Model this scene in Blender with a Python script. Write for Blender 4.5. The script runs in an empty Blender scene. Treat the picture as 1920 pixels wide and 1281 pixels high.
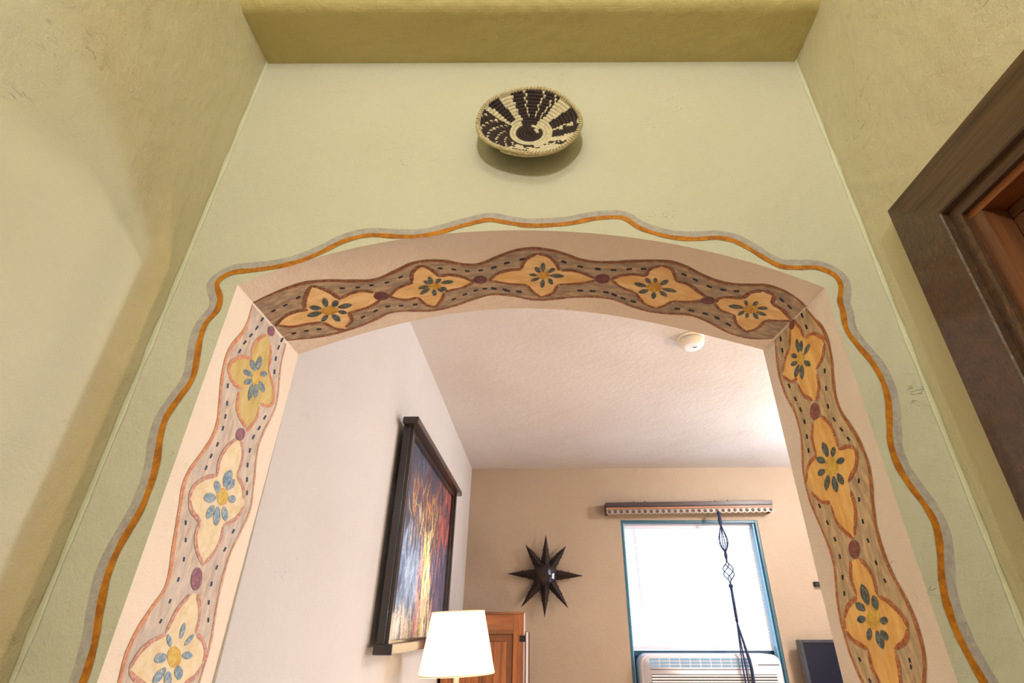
import bpy, bmesh, math, random
import numpy as np
from mathutils import Vector, Matrix
from math import sin, cos, pi, radians

random.seed(7)
SC = bpy.context.scene
COL = SC.collection
EYE = 1.5

# ------------------------------------------------------------------ camera
cd = bpy.data.cameras.new('camera')
cam = bpy.data.objects.new('camera', cd)
COL.objects.link(cam)
cd.sensor_width = 36
cd.lens = 962.7548 / 1920 * 36
cd.shift_x = (960 - 1004.4554) / 1920
cd.shift_y = (642.4448 - 640.5) / 1920
cd.clip_start = .02
pit, yaw, rol = .5037378, -.0042513, .0002025
F_ = Vector((sin(yaw) * cos(pit), cos(yaw) * cos(pit), sin(pit)))
R_ = Vector((cos(yaw), -sin(yaw), 0))
U_ = R_.cross(F_)
R2 = R_ * cos(rol) + U_ * sin(rol)
U2 = R2.cross(F_)
cam.matrix_world = Matrix(((R2.x, U2.x, -F_.x, 0), (R2.y, U2.y, -F_.y, 0), (R2.z, U2.z, -F_.z, EYE), (0, 0, 0, 1)))
SC.camera = cam

# ------------------------------------------------------------------ light
def lin(c):
    return tuple(((v / 255) / 12.92 if v / 255 <= .04045 else ((v / 255 + .055) / 1.055) ** 2.4) for v in c)

SC.view_settings.view_transform = 'Standard'
SC.view_settings.look = 'None'
SC.view_settings.gamma = 1
SC.view_settings.use_curve_mapping = False
SC.view_settings.exposure = 0.0

w = bpy.data.worlds.new('world')
SC.world = w
w.use_nodes = True
bg = w.node_tree.nodes['Background']
bg.inputs[0].default_value = (.66, .80, 1.0, 1)
bg.inputs[1].default_value = 3.2

def light(name, kind, loc, energy, color, size=.1, rot=(0, 0, 0), size_y=None):
    d = bpy.data.lights.new(name, kind)
    d.energy = energy
    d.color = color
    if kind == 'AREA':
        d.size = size
        if size_y:
            d.shape = 'RECTANGLE'
            d.size_y = size_y
        else:
            d.shape = 'DISK'
    elif kind == 'POINT':
        d.shadow_soft_size = size
    o = bpy.data.objects.new(name, d)
    o.location = loc
    o.rotation_euler = rot
    COL.objects.link(o)
    return o

# hall lamp on the far side of the hall, behind the camera
light('hall_lamp', 'POINT', (-.02, -1.15, EYE + .86), 46, (1.0, .985, .95), .022)
# added fill light above the dropped header, brightens the side walls
light('hall_fill_light', 'POINT', (0, -.55, EYE + 1.35), 13, (1.0, .96, .87), .12)
# the bedroom's ceiling light, in the middle of the room
light('bedroom_ceiling_lamp', 'POINT', (2.1, 2.75, EYE + .92), 88, (1.0, .96, .91), .09)
# warm lamp in the right part of the bedroom
light('bedroom_lamp', 'POINT', (2.25, 1.50, EYE + .08), 80, (1.0, .68, .34), .10)
light('soffit_fill_light', 'POINT', (.45, 2.2, EYE - .85), 26, (1.0, .80, .58), .10)  # added low fill light, brightens the arch soffit from below
# added cool fill light hidden behind the right jamb, stands in for daylight
light('daylight_fill_light', 'AREA', (3.75, 4.06, EYE + .05), 185, (.58, .77, 1.0), .95, (radians(-110), 0, 0), 1.2)
# portal for the daylight through the window
pl = light('window_portal', 'AREA', (1.15, 4.42, EYE + .2), 1, (1, 1, 1), 1.1, (radians(-90), 0, 0), 1.1)
pl.data.cycles.is_portal = True

# ------------------------------------------------------------------ helpers
def lk(o, parent=None):
    COL.objects.link(o)
    if parent:
        o.parent = parent
    return o

def tag(o, label=None, cat=None, group=None, kind=None):
    if label: o['label'] = label
    if cat: o['category'] = cat
    if group: o['group'] = group
    if kind: o['kind'] = kind
    return o

def empty(name, loc=(0, 0, 0), **k):
    o = bpy.data.objects.new(name, None)
    o.location = loc
    o.empty_display_size = .05
    COL.objects.link(o)
    tag(o, **k)
    return o

def obj(name, bm, mat, parent=None, smooth=False, world=True, **k):
    """link a bmesh built in world coordinates; under an empty it keeps its place"""
    me = bpy.data.meshes.new(name)
    if isinstance(bm, tuple):
        me.from_pydata(*bm)
    else:
        bm.normal_update()
        bm.to_mesh(me)
        bm.free()
    for m in (mat if isinstance(mat, (list, tuple)) else [mat]):
        me.materials.append(m)
    if smooth:
        for p in me.polygons: p.use_smooth = True
    o = bpy.data.objects.new(name, me)
    COL.objects.link(o)
    if parent:
        o.parent = parent
        if world:
            loc = Vector(parent.location)
            if parent.parent: loc = loc + Vector(parent.parent.location)
            me.transform(Matrix.Translation(-loc))
    tag(o, **k)
    return o

def box(bm, x0, x1, y0, y1, z0, z1, bev=0, M=None, seg=2):
    r = bmesh.ops.create_cube(bm, size=1)
    vs = r['verts']
    for v in vs:
        v.co = Vector(((x0 + x1) / 2 + v.co.x * (x1 - x0), (y0 + y1) / 2 + v.co.y * (y1 - y0), (z0 + z1) / 2 + v.co.z * (z1 - z0)))
    if bev:
        es = list({e for v in vs for e in v.link_edges})
        rr = bmesh.ops.bevel(bm, geom=es, offset=bev, segments=seg, affect='EDGES', profile=.5)
        vs = list({v for f in rr['faces'] for v in f.verts} | {v for v in vs if v.is_valid})
    if M:
        for v in vs: v.co = M @ v.co
    return bm

def B(*a, **k):
    return box(bmesh.new(), *a, **k)

def tube(bm, path, rad, n=8, closed=False, caps=True):
    P = [Vector(p) for p in path]
    rings = []
    up = Vector((0, 0, 1))
    N = len(P)
    for i, p in enumerate(P):
        a = P[i - 1] if (i or closed) else P[0]
        b = P[(i + 1) % N] if (i < N - 1 or closed) else P[-1]
        t = (b - a).normalized()
        s = t.cross(up)
        if s.length < .05: s = t.cross(Vector((0, 1, 0)))
        s.normalize()
        q = s.cross(t)
        r = rad[i] if isinstance(rad, (list, tuple)) else rad
        rings.append([bm.verts.new(p + (s * cos(2 * pi * k / n) + q * sin(2 * pi * k / n)) * r) for k in range(n)])
    for i in range(N if closed else N - 1):
        A_, B_ = rings[i], rings[(i + 1) % N]
        for k in range(n):
            bm.faces.new((A_[k], A_[(k + 1) % n], B_[(k + 1) % n], B_[k]))
    if caps and not closed:
        bm.faces.new(rings[0][::-1])
        bm.faces.new(rings[-1])
    return bm

def lathe(bm, prof, cx, cy, n=32, cap=True):
    rings = []
    for r, z in prof:
        rings.append([bm.verts.new((cx + r * cos(2 * pi * k / n), cy + r * sin(2 * pi * k / n), z)) for k in range(n)])
    for A_, B_ in zip(rings, rings[1:]):
        for k in range(n): bm.faces.new((A_[k], A_[(k + 1) % n], B_[(k + 1) % n], B_[k]))
    if cap:
        bm.faces.new(rings[0][::-1])
        bm.faces.new(rings[-1])
    return bm

def prism(bm, pts, axis, a, b):
    """extrude a 2D outline along an axis ('y': pts are x,z)"""
    f = {'y': lambda u, v, t: (u, t, v), 'x': lambda u, v, t: (t, u, v), 'z': lambda u, v, t: (u, v, t)}[axis]
    A_ = [bm.verts.new(f(u, v, a)) for u, v in pts]
    B_ = [bm.verts.new(f(u, v, b)) for u, v in pts]
    n = len(pts)
    bm.faces.new(A_)
    bm.faces.new(B_[::-1])
    for i in range(n): bm.faces.new((A_[i], B_[i], B_[(i + 1) % n], A_[(i + 1) % n]))
    bmesh.ops.recalc_face_normals(bm, faces=bm.faces)
    return bm

# ------------------------------------------------------------------ materials
def mat(name, col, rough=.6, metal=0, var=.0, vscale=3, col2=None, bump=0, bscale=60, stretch=(1, 1, 1), spec=.5, transl=0, coat=0):
    m = bpy.data.materials.new(name)
    m.use_nodes = True
    nt = m.node_tree
    b = nt.nodes['Principled BSDF']
    b.inputs['Roughness'].default_value = rough
    b.inputs['Metallic'].default_value = metal
    b.inputs['Specular IOR Level'].default_value = spec
    b.inputs['Coat Weight'].default_value = coat
    c = lin(col)
    tc = nt.nodes.new('ShaderNodeTexCoord')
    mp = nt.nodes.new('ShaderNodeMapping')
    mp.inputs['Scale'].default_value = stretch
    nt.links.new(tc.outputs['Object'], mp.inputs[0])
    n = nt.nodes.new('ShaderNodeTexNoise')
    n.inputs['Scale'].default_value = vscale
    n.inputs['Detail'].default_value = 6
    n.inputs['Roughness'].default_value = .6
    nt.links.new(mp.outputs[0], n.inputs['Vector'])
    rp = nt.nodes.new('ShaderNodeValToRGB')
    rp.color_ramp.elements[0].position = .3
    rp.color_ramp.elements[1].position = .7
    c2 = lin(col2) if col2 else tuple(v * (1 - var) for v in c)
    rp.color_ramp.elements[0].color = (*c2, 1)
    rp.color_ramp.elements[1].color = (*c, 1)
    nt.links.new(n.outputs[0], rp.inputs[0])
    nt.links.new(rp.outputs[0], b.inputs['Base Color'])
    if bump:
        n2 = nt.nodes.new('ShaderNodeTexNoise')
        n2.inputs['Scale'].default_value = bscale
        n2.inputs['Detail'].default_value = 4
        nt.links.new(mp.outputs[0], n2.inputs['Vector'])
        bp = nt.nodes.new('ShaderNodeBump')
        bp.inputs['Strength'].default_value = bump
        bp.inputs['Distance'].default_value = .004
        nt.links.new(n2.outputs[0], bp.inputs['Height'])
        nt.links.new(bp.outputs[0], b.inputs['Normal'])
    return m

def plaster(name, col, col2, strength=1.0, marks=1.0):
    """hand-trowelled painted plaster: broad undulation, fine grain, sparse trowel nicks"""
    m = bpy.data.materials.new(name)
    m.use_nodes = True
    nt = m.node_tree
    L = nt.links.new
    b = nt.nodes['Principled BSDF']
    b.inputs['Roughness'].default_value = .62
    b.inputs['Specular IOR Level'].default_value = .35
    g = nt.nodes.new('ShaderNodeNewGeometry')
    def noise(scale, det, st=None, dist=0):
        n = nt.nodes.new('ShaderNodeTexNoise')
        n.inputs['Scale'].default_value = scale
        n.inputs['Detail'].default_value = det
        n.inputs['Distortion'].default_value = dist
        if st:
            mp = nt.nodes.new('ShaderNodeMapping')
            mp.inputs['Scale'].default_value = st
            mp.inputs['Rotation'].default_value = (.3, .5, .2)
            L(g.outputs['Position'], mp.inputs[0])
            L(mp.outputs[0], n.inputs['Vector'])
        else:
            L(g.outputs['Position'], n.inputs['Vector'])
        return n.outputs[0]
    def mth(op, a, v, clamp=False):
        k = nt.nodes.new('ShaderNodeMath')
        k.operation = op
        k.use_clamp = clamp
        if isinstance(a, (int, float)): k.inputs[0].default_value = a
        else: L(a, k.inputs[0])
        if isinstance(v, (int, float)): k.inputs[1].default_value = v
        else: L(v, k.inputs[1])
        return k.outputs[0]
    mix = nt.nodes.new('ShaderNodeValToRGB')
    mix.color_ramp.elements[0].position = .32
    mix.color_ramp.elements[1].position = .68
    mix.color_ramp.elements[0].color = (*lin(col2), 1)
    mix.color_ramp.elements[1].color = (*lin(col), 1)
    L(noise(1.9, 5, None, .3), mix.inputs[0])
    L(mix.outputs[0], b.inputs['Base Color'])
    big = mth('MULTIPLY', noise(7, 3), 3.0 * strength)
    mid = mth('MULTIPLY', noise(38, 3), .9 * strength)
    fine = mth('MULTIPLY', noise(290, 2), .25 * strength)
    # nicks: thin ridges of a distorted noise, kept only in a few patches
    rid = mth('ABSOLUTE', mth('SUBTRACT', noise(17, 2, (1, 1, 2.2), 1.4), .5), 0)
    rid = mth('SUBTRACT', 1, mth('MULTIPLY', rid, 42), True)
    patch = mth('MULTIPLY', mth('SUBTRACT', noise(5.5, 2), .60, True), 9, True)
    patch2 = mth('MULTIPLY', mth('SUBTRACT', noise(60, 1), .5, True), 6, True)
    nick = mth('MULTIPLY', mth('MULTIPLY', mth('MULTIPLY', rid, patch), patch2), .5 * marks)
    h = mth('ADD', mth('ADD', big, mid), mth('ADD', fine, nick))
    bp = nt.nodes.new('ShaderNodeBump')
    bp.inputs['Strength'].default_value = 1.0
    bp.inputs['Distance'].default_value = .0032
    L(h, bp.inputs['Height'])
    L(bp.outputs[0], b.inputs['Normal'])
    return m

def paint(name, col, col2, under, cover=.75, scale=60, stretch=(1, 1, 1), rough=.6):
    """thin brushed paint: two tones, with the plaster colour showing through the strokes"""
    m = bpy.data.materials.new(name)
    m.use_nodes = True
    nt = m.node_tree
    L = nt.links.new
    b = nt.nodes['Principled BSDF']
    b.inputs['Roughness'].default_value = rough
    b.inputs['Specular IOR Level'].default_value = .3
    g = nt.nodes.new('ShaderNodeNewGeometry')
    mp = nt.nodes.new('ShaderNodeMapping')
    mp.inputs['Scale'].default_value = stretch
    L(g.outputs['Position'], mp.inputs[0])
    def noise(s, d):
        n = nt.nodes.new('ShaderNodeTexNoise')
        n.inputs['Scale'].default_value = s
        n.inputs['Detail'].default_value = d
        n.inputs['Roughness'].default_value = .65
        L(mp.outputs[0], n.inputs['Vector'])
        return n
    r1 = nt.nodes.new('ShaderNodeValToRGB')
    r1.color_ramp.elements[0].position = .38
    r1.color_ramp.elements[1].position = .62
    r1.color_ramp.elements[0].color = (*lin(col2), 1)
    r1.color_ramp.elements[1].color = (*lin(col), 1)
    L(noise(scale, 4).outputs[0], r1.inputs[0])
    r2 = nt.nodes.new('ShaderNodeValToRGB')
    r2.color_ramp.elements[0].position = cover - .12
    r2.color_ramp.elements[1].position = cover + .12
    r2.color_ramp.elements[0].color = (0, 0, 0, 1)
    r2.color_ramp.elements[1].color = (1, 1, 1, 1)
    L(noise(scale * 2.3, 5).outputs[0], r2.inputs[0])
    mx = nt.nodes.new('ShaderNodeMix')
    mx.data_type = 'RGBA'
    L(r2.outputs[0], mx.inputs[0])
    L(r1.outputs[0], mx.inputs[6])
    mx.inputs[7].default_value = (*lin(under), 1)
    L(mx.outputs[2], b.inputs['Base Color'])
    n2 = noise(220, 2)
    bp = nt.nodes.new('ShaderNodeBump')
    bp.inputs['Strength'].default_value = .35
    bp.inputs['Distance'].default_value = .0008
    L(n2.outputs[0], bp.inputs['Height'])
    L(bp.outputs[0], b.inputs['Normal'])
    return m

def emis(name, col, s):
    m = bpy.data.materials.new(name)
    m.use_nodes = True
    b = m.node_tree.nodes['Principled BSDF']
    b.inputs['Emission Color'].default_value = (*lin(col), 1)
    b.inputs['Emission Strength'].default_value = s
    return m

def translucent(name, col, tcol, f=.5):
    m = bpy.data.materials.new(name)
    m.use_nodes = True
    nt = m.node_tree
    nt.nodes.remove(nt.nodes['Principled BSDF'])
    d = nt.nodes.new('ShaderNodeBsdfDiffuse')
    t = nt.nodes.new('ShaderNodeBsdfTranslucent')
    d.inputs[0].default_value = (*lin(col), 1)
    t.inputs[0].default_value = (*lin(tcol), 1)
    tc = nt.nodes.new('ShaderNodeTexCoord')
    n = nt.nodes.new('ShaderNodeTexNoise')
    n.inputs['Scale'].default_value = 350
    nt.links.new(tc.outputs['Object'], n.inputs['Vector'])
    bp = nt.nodes.new('ShaderNodeBump')
    bp.inputs['Strength'].default_value = .2
    bp.inputs['Distance'].default_value = .001
    nt.links.new(n.outputs[0], bp.inputs['Height'])
    nt.links.new(bp.outputs[0], d.inputs['Normal'])
    mx = nt.nodes.new('ShaderNodeMixShader')
    mx.inputs[0].default_value = f
    nt.links.new(d.outputs[0], mx.inputs[1])
    nt.links.new(t.outputs[0], mx.inputs[2])
    nt.links.new(mx.outputs[0], nt.nodes['Material Output'].inputs[0])
    return m

def wood(name, c1, c2, axis='z', scale=14, rough=.45, coat=0, bump=.4):
    st = {'x': (.06, 1, 1), 'y': (1, .06, 1), 'z': (1, 1, .06)}[axis]
    return mat(name, c1, rough, 0, 0, scale, c2, bump, scale * 3, tuple(s * 2.2 for s in st), coat=coat)

SAGE = (206, 198, 152)
M_sage = plaster('sage_plaster', (203, 201, 181), (196, 194, 170))
M_side = plaster('khaki_plaster', (206, 199, 169), (199, 190, 156))
M_header = plaster('shaded_header_plaster', (192, 177, 120), (184, 169, 110), 1.3)  # darker than the side walls: the header's shade is put into its colour
M_jamb = plaster('cream_jamb_plaster', (230, 214, 198), (224, 207, 190), .9, .5)
M_room = plaster('cream_room_plaster', (200, 196, 196), (194, 188, 186), .9)
M_far = plaster('tan_room_plaster', (166, 148, 130), (159, 141, 123), .7, .5)
M_ceil = plaster('white_room_ceiling', (208, 204, 204), (202, 196, 194), .5)
M_floor = mat('tile_floor', (150, 124, 100), .5, var=.25, vscale=6, bump=.2)

Y1, YR = .75, 1.0021            # the arch wall: hall face and room face
NEAR = [-0.2516, 0.0174, -0.405, -0.0285, 0.6561]
FAR = [0.257, 0.1076, -0.4985, -0.0296, 0.642]
def arch(x, y):                 # height of the arched soffit above eye level
    def pv(c):
        r = 0
        for q in c: r = r * x + q
        return r
    t = (y - Y1) / (YR - Y1)
    return pv(NEAR) * (1 - t) + pv(FAR) * t
def jamb(s, y, z):              # x of the left / right jamb, slightly out of plumb
    t = (y - Y1) / (YR - Y1)
    if s == 'left': return (-.5401 + .0096 * z) * (1 - t) + (-.532 + .0088 * z) * t
    return (.5105 - .0055 * z) * (1 - t) + (.4971 + .0005 * z) * t

# ------------------------------------------------------------------ setting
WL, WR, CZ = -.6445, .6145, 1.1756
HB = -2.4          # back of the hall
HT = 1.95          # hall ceiling above eye level
FY, FZ, RR = 4.0934, 1.105, 4.5
RL = -.5285

def quads(name, qs, m, smooth=False, parent=None, **k):
    vs, fs = [], []
    for q in qs:
        fs.append(tuple(range(len(vs), len(vs) + len(q))))
        vs += [(x, y, z + EYE) for x, y, z in q]
    return obj(name, (vs, [], fs), m, parent, smooth, **k)

E = -EYE
quads('floor', [[(-.9, HB, E), (RR, HB, E), (RR, FY + .2, E), (-.9, FY + .2, E)]], M_floor, kind='structure', label='brown tile floor of hall and bedroom, below the picture')
# floor is kept plain: the photograph shows nothing of it

def wall_box(name, x0, x1, y0, y1, z0, z1, m, **k):
    bm = B(x0, x1, y0, y1, z0 + EYE, z1 + EYE)
    return obj(name, bm, m, kind='structure', **k)

wall_box('wall_left', WL - .12, WL, HB, Y1, E, HT, M_side, label='khaki plaster wall on the left of the hall, warm light on its lower part')
# right wall has the door opening: y from DY0 to DY1
DY0, DY1, DZ = -.30, .560, .528
bm = bmesh.new()
box(bm, WR, WR + .12, DY1, Y1, E + EYE, HT + EYE)
box(bm, WR, WR + .12, HB, DY0, E + EYE, HT + EYE)
box(bm, WR, WR + .12, DY0, DY1, DZ + EYE, HT + EYE)
obj('wall_right', bm, M_side, kind='structure', label='khaki plaster wall on the right, holding the dark door')
wall_box('wall_back', WL - .12, WR + .12, HB - .12, HB, E, HT, M_side, label='wall of the hall behind the camera')
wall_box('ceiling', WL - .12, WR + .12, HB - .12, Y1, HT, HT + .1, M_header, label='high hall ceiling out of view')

# dropped header in front of the arch wall, lower edge rounded
pr = []
r = .03
pr += [(Y1, CZ), (.6400 + r * .35, CZ)]
for i in range(9):
    a = -pi / 2 - i * pi / 16
    pr.append((.6100 + r + r * cos(a), CZ + r * .9 + r * .9 * sin(a)))
pr += [(.608, HT), (Y1, HT)]
bm = bmesh.new()
prism(bm, [(y, z + EYE) for y, z in pr], 'x', WL, WR)
obj('trim_1', bm, M_header, kind='structure', label='dropped plaster header along the top, underside shade put into its olive colour, rounded edge')

# the arch wall: hall face, room face and the plaster lining of the opening
N = 64
def edge(y, i):
    t = i / N
    # springing corners
    xl = jamb('left', y, .53); xr = jamb('right', y, .53)
    x = xl + (xr - xl) * t
    return x, arch(x, y)
def face_with_arch(y, xl, xr, zt, name, m, label):
    vs, fs = [], []
    def V(x, z): vs.append((x, y, z + EYE)); return len(vs) - 1
    prev = None
    for i in range(N + 1):
        x, z = edge(y, i)
        a, b = V(x, z), V(x, zt)
        if prev: fs.append((prev[0], a, b, prev[1]))
        prev = (a, b)
        if i == 0: first = (a, b)
    bl = V(jamb('left', y, E), E); br = V(jamb('right', y, E), E)
    l0, l1 = V(xl, E), V(xl, zt)
    r0, r1 = V(xr, E), V(xr, zt)
    fs.append((l0, bl, first[0], first[1], l1))
    fs.append((br, r0, r1, prev[1], prev[0]))
    o = obj(name, (vs, [], fs), m, kind='structure', label=label)
    return o
arch_wall = face_with_arch(Y1, WL, WR, CZ, 'wall_front', M_sage, 'sage green plaster wall with the arched opening and a woven bowl above it')
face_with_arch(YR, RL, RR, FZ, 'wall_inner', M_room, 'bedroom side of the arched wall, out of view')
vs, fs = [], []
K = 8
for s in ('left', 'right'):
    for j in range(K + 1):
        y = Y1 + (YR - Y1) * j / K
        for k in range(11):
            zt = arch(jamb(s, y, .53), y)
            z = E + (zt - E) * k / 10
            vs.append(((edge(y, 0)[0] if s == 'left' else edge(y, N)[0]) if k == 10 else jamb(s, y, z), y, z + EYE))
    b0 = len(vs) - (K + 1) * 11
    for j in range(K):
        for k in range(10):
            q = (b0 + j * 11 + k, b0 + (j + 1) * 11 + k, b0 + (j + 1) * 11 + k + 1, b0 + j * 11 + k + 1)
            fs.append(q if s == 'left' else q[::-1])
b0 = len(vs)
for j in range(K + 1):
    y = Y1 + (YR - Y1) * j / K
    for i in range(N + 1):
        x, z = edge(y, i)
        vs.append((x, y, z + EYE))
for j in range(K):
    for i in range(N):
        fs.append((b0 + j * (N + 1) + i, b0 + (j + 1) * (N + 1) + i, b0 + (j + 1) * (N + 1) + i + 1, b0 + j * (N + 1) + i + 1))
lining = obj('trim_2', (vs, [], fs), M_jamb, kind='structure', label='cream plaster lining of the arched opening with a hand painted band of flowers')

M_edge = plaster('corner_highlight_paint', (220, 222, 198), (208, 208, 178), .8, 0)  # pale strip along the corner, the highlight put into its colour
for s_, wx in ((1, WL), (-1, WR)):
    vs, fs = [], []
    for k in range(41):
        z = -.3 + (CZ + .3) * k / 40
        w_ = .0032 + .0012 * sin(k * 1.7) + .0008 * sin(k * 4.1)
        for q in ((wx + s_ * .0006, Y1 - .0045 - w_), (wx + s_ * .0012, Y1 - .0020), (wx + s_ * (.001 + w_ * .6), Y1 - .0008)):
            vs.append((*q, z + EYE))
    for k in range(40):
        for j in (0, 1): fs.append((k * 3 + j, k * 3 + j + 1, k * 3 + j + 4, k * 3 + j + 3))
    obj('corner_highlight', (vs, [], fs), M_edge, arch_wall, True, label='corner highlight painted as a pale line')

# bedroom
quads('wall_side', [[(RL, YR, FZ), (RL, FY, FZ), (RL - .013, FY, E), (RL - .004, YR, E)]], M_room, kind='structure', label='white plaster wall on the left of the bedroom, carrying the framed painting')
bm = bmesh.new()
WX0, WX1, WZ1, WZ0 = .630, 1.672, .704, -.62
for a in ((RL - .02, WX0, E, FZ), (WX1, RR, E, FZ), (WX0, WX1, WZ1, FZ), (WX0, WX1, E, WZ0)):
    box(bm, a[0], a[1], FY, FY + .2, a[2] + EYE, a[3] + EYE + (.08 if a[3] == FZ else 0))
obj('wall_far', bm, M_far, kind='structure', label='tan far wall of the bedroom with the bright window')
wall_box('wall_outer', RR, RR + .1, YR, FY + .2, E, FZ, M_room, label='right bedroom wall, hidden behind the arch')
quads('ceiling', [[(RL, YR, FZ), (RR, YR, FZ), (RR, FY + .01, FZ + .012), (RL, FY + .01, FZ - .003)][::-1]], M_ceil, kind='structure', label='pale bedroom ceiling seen through the arch')

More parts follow.
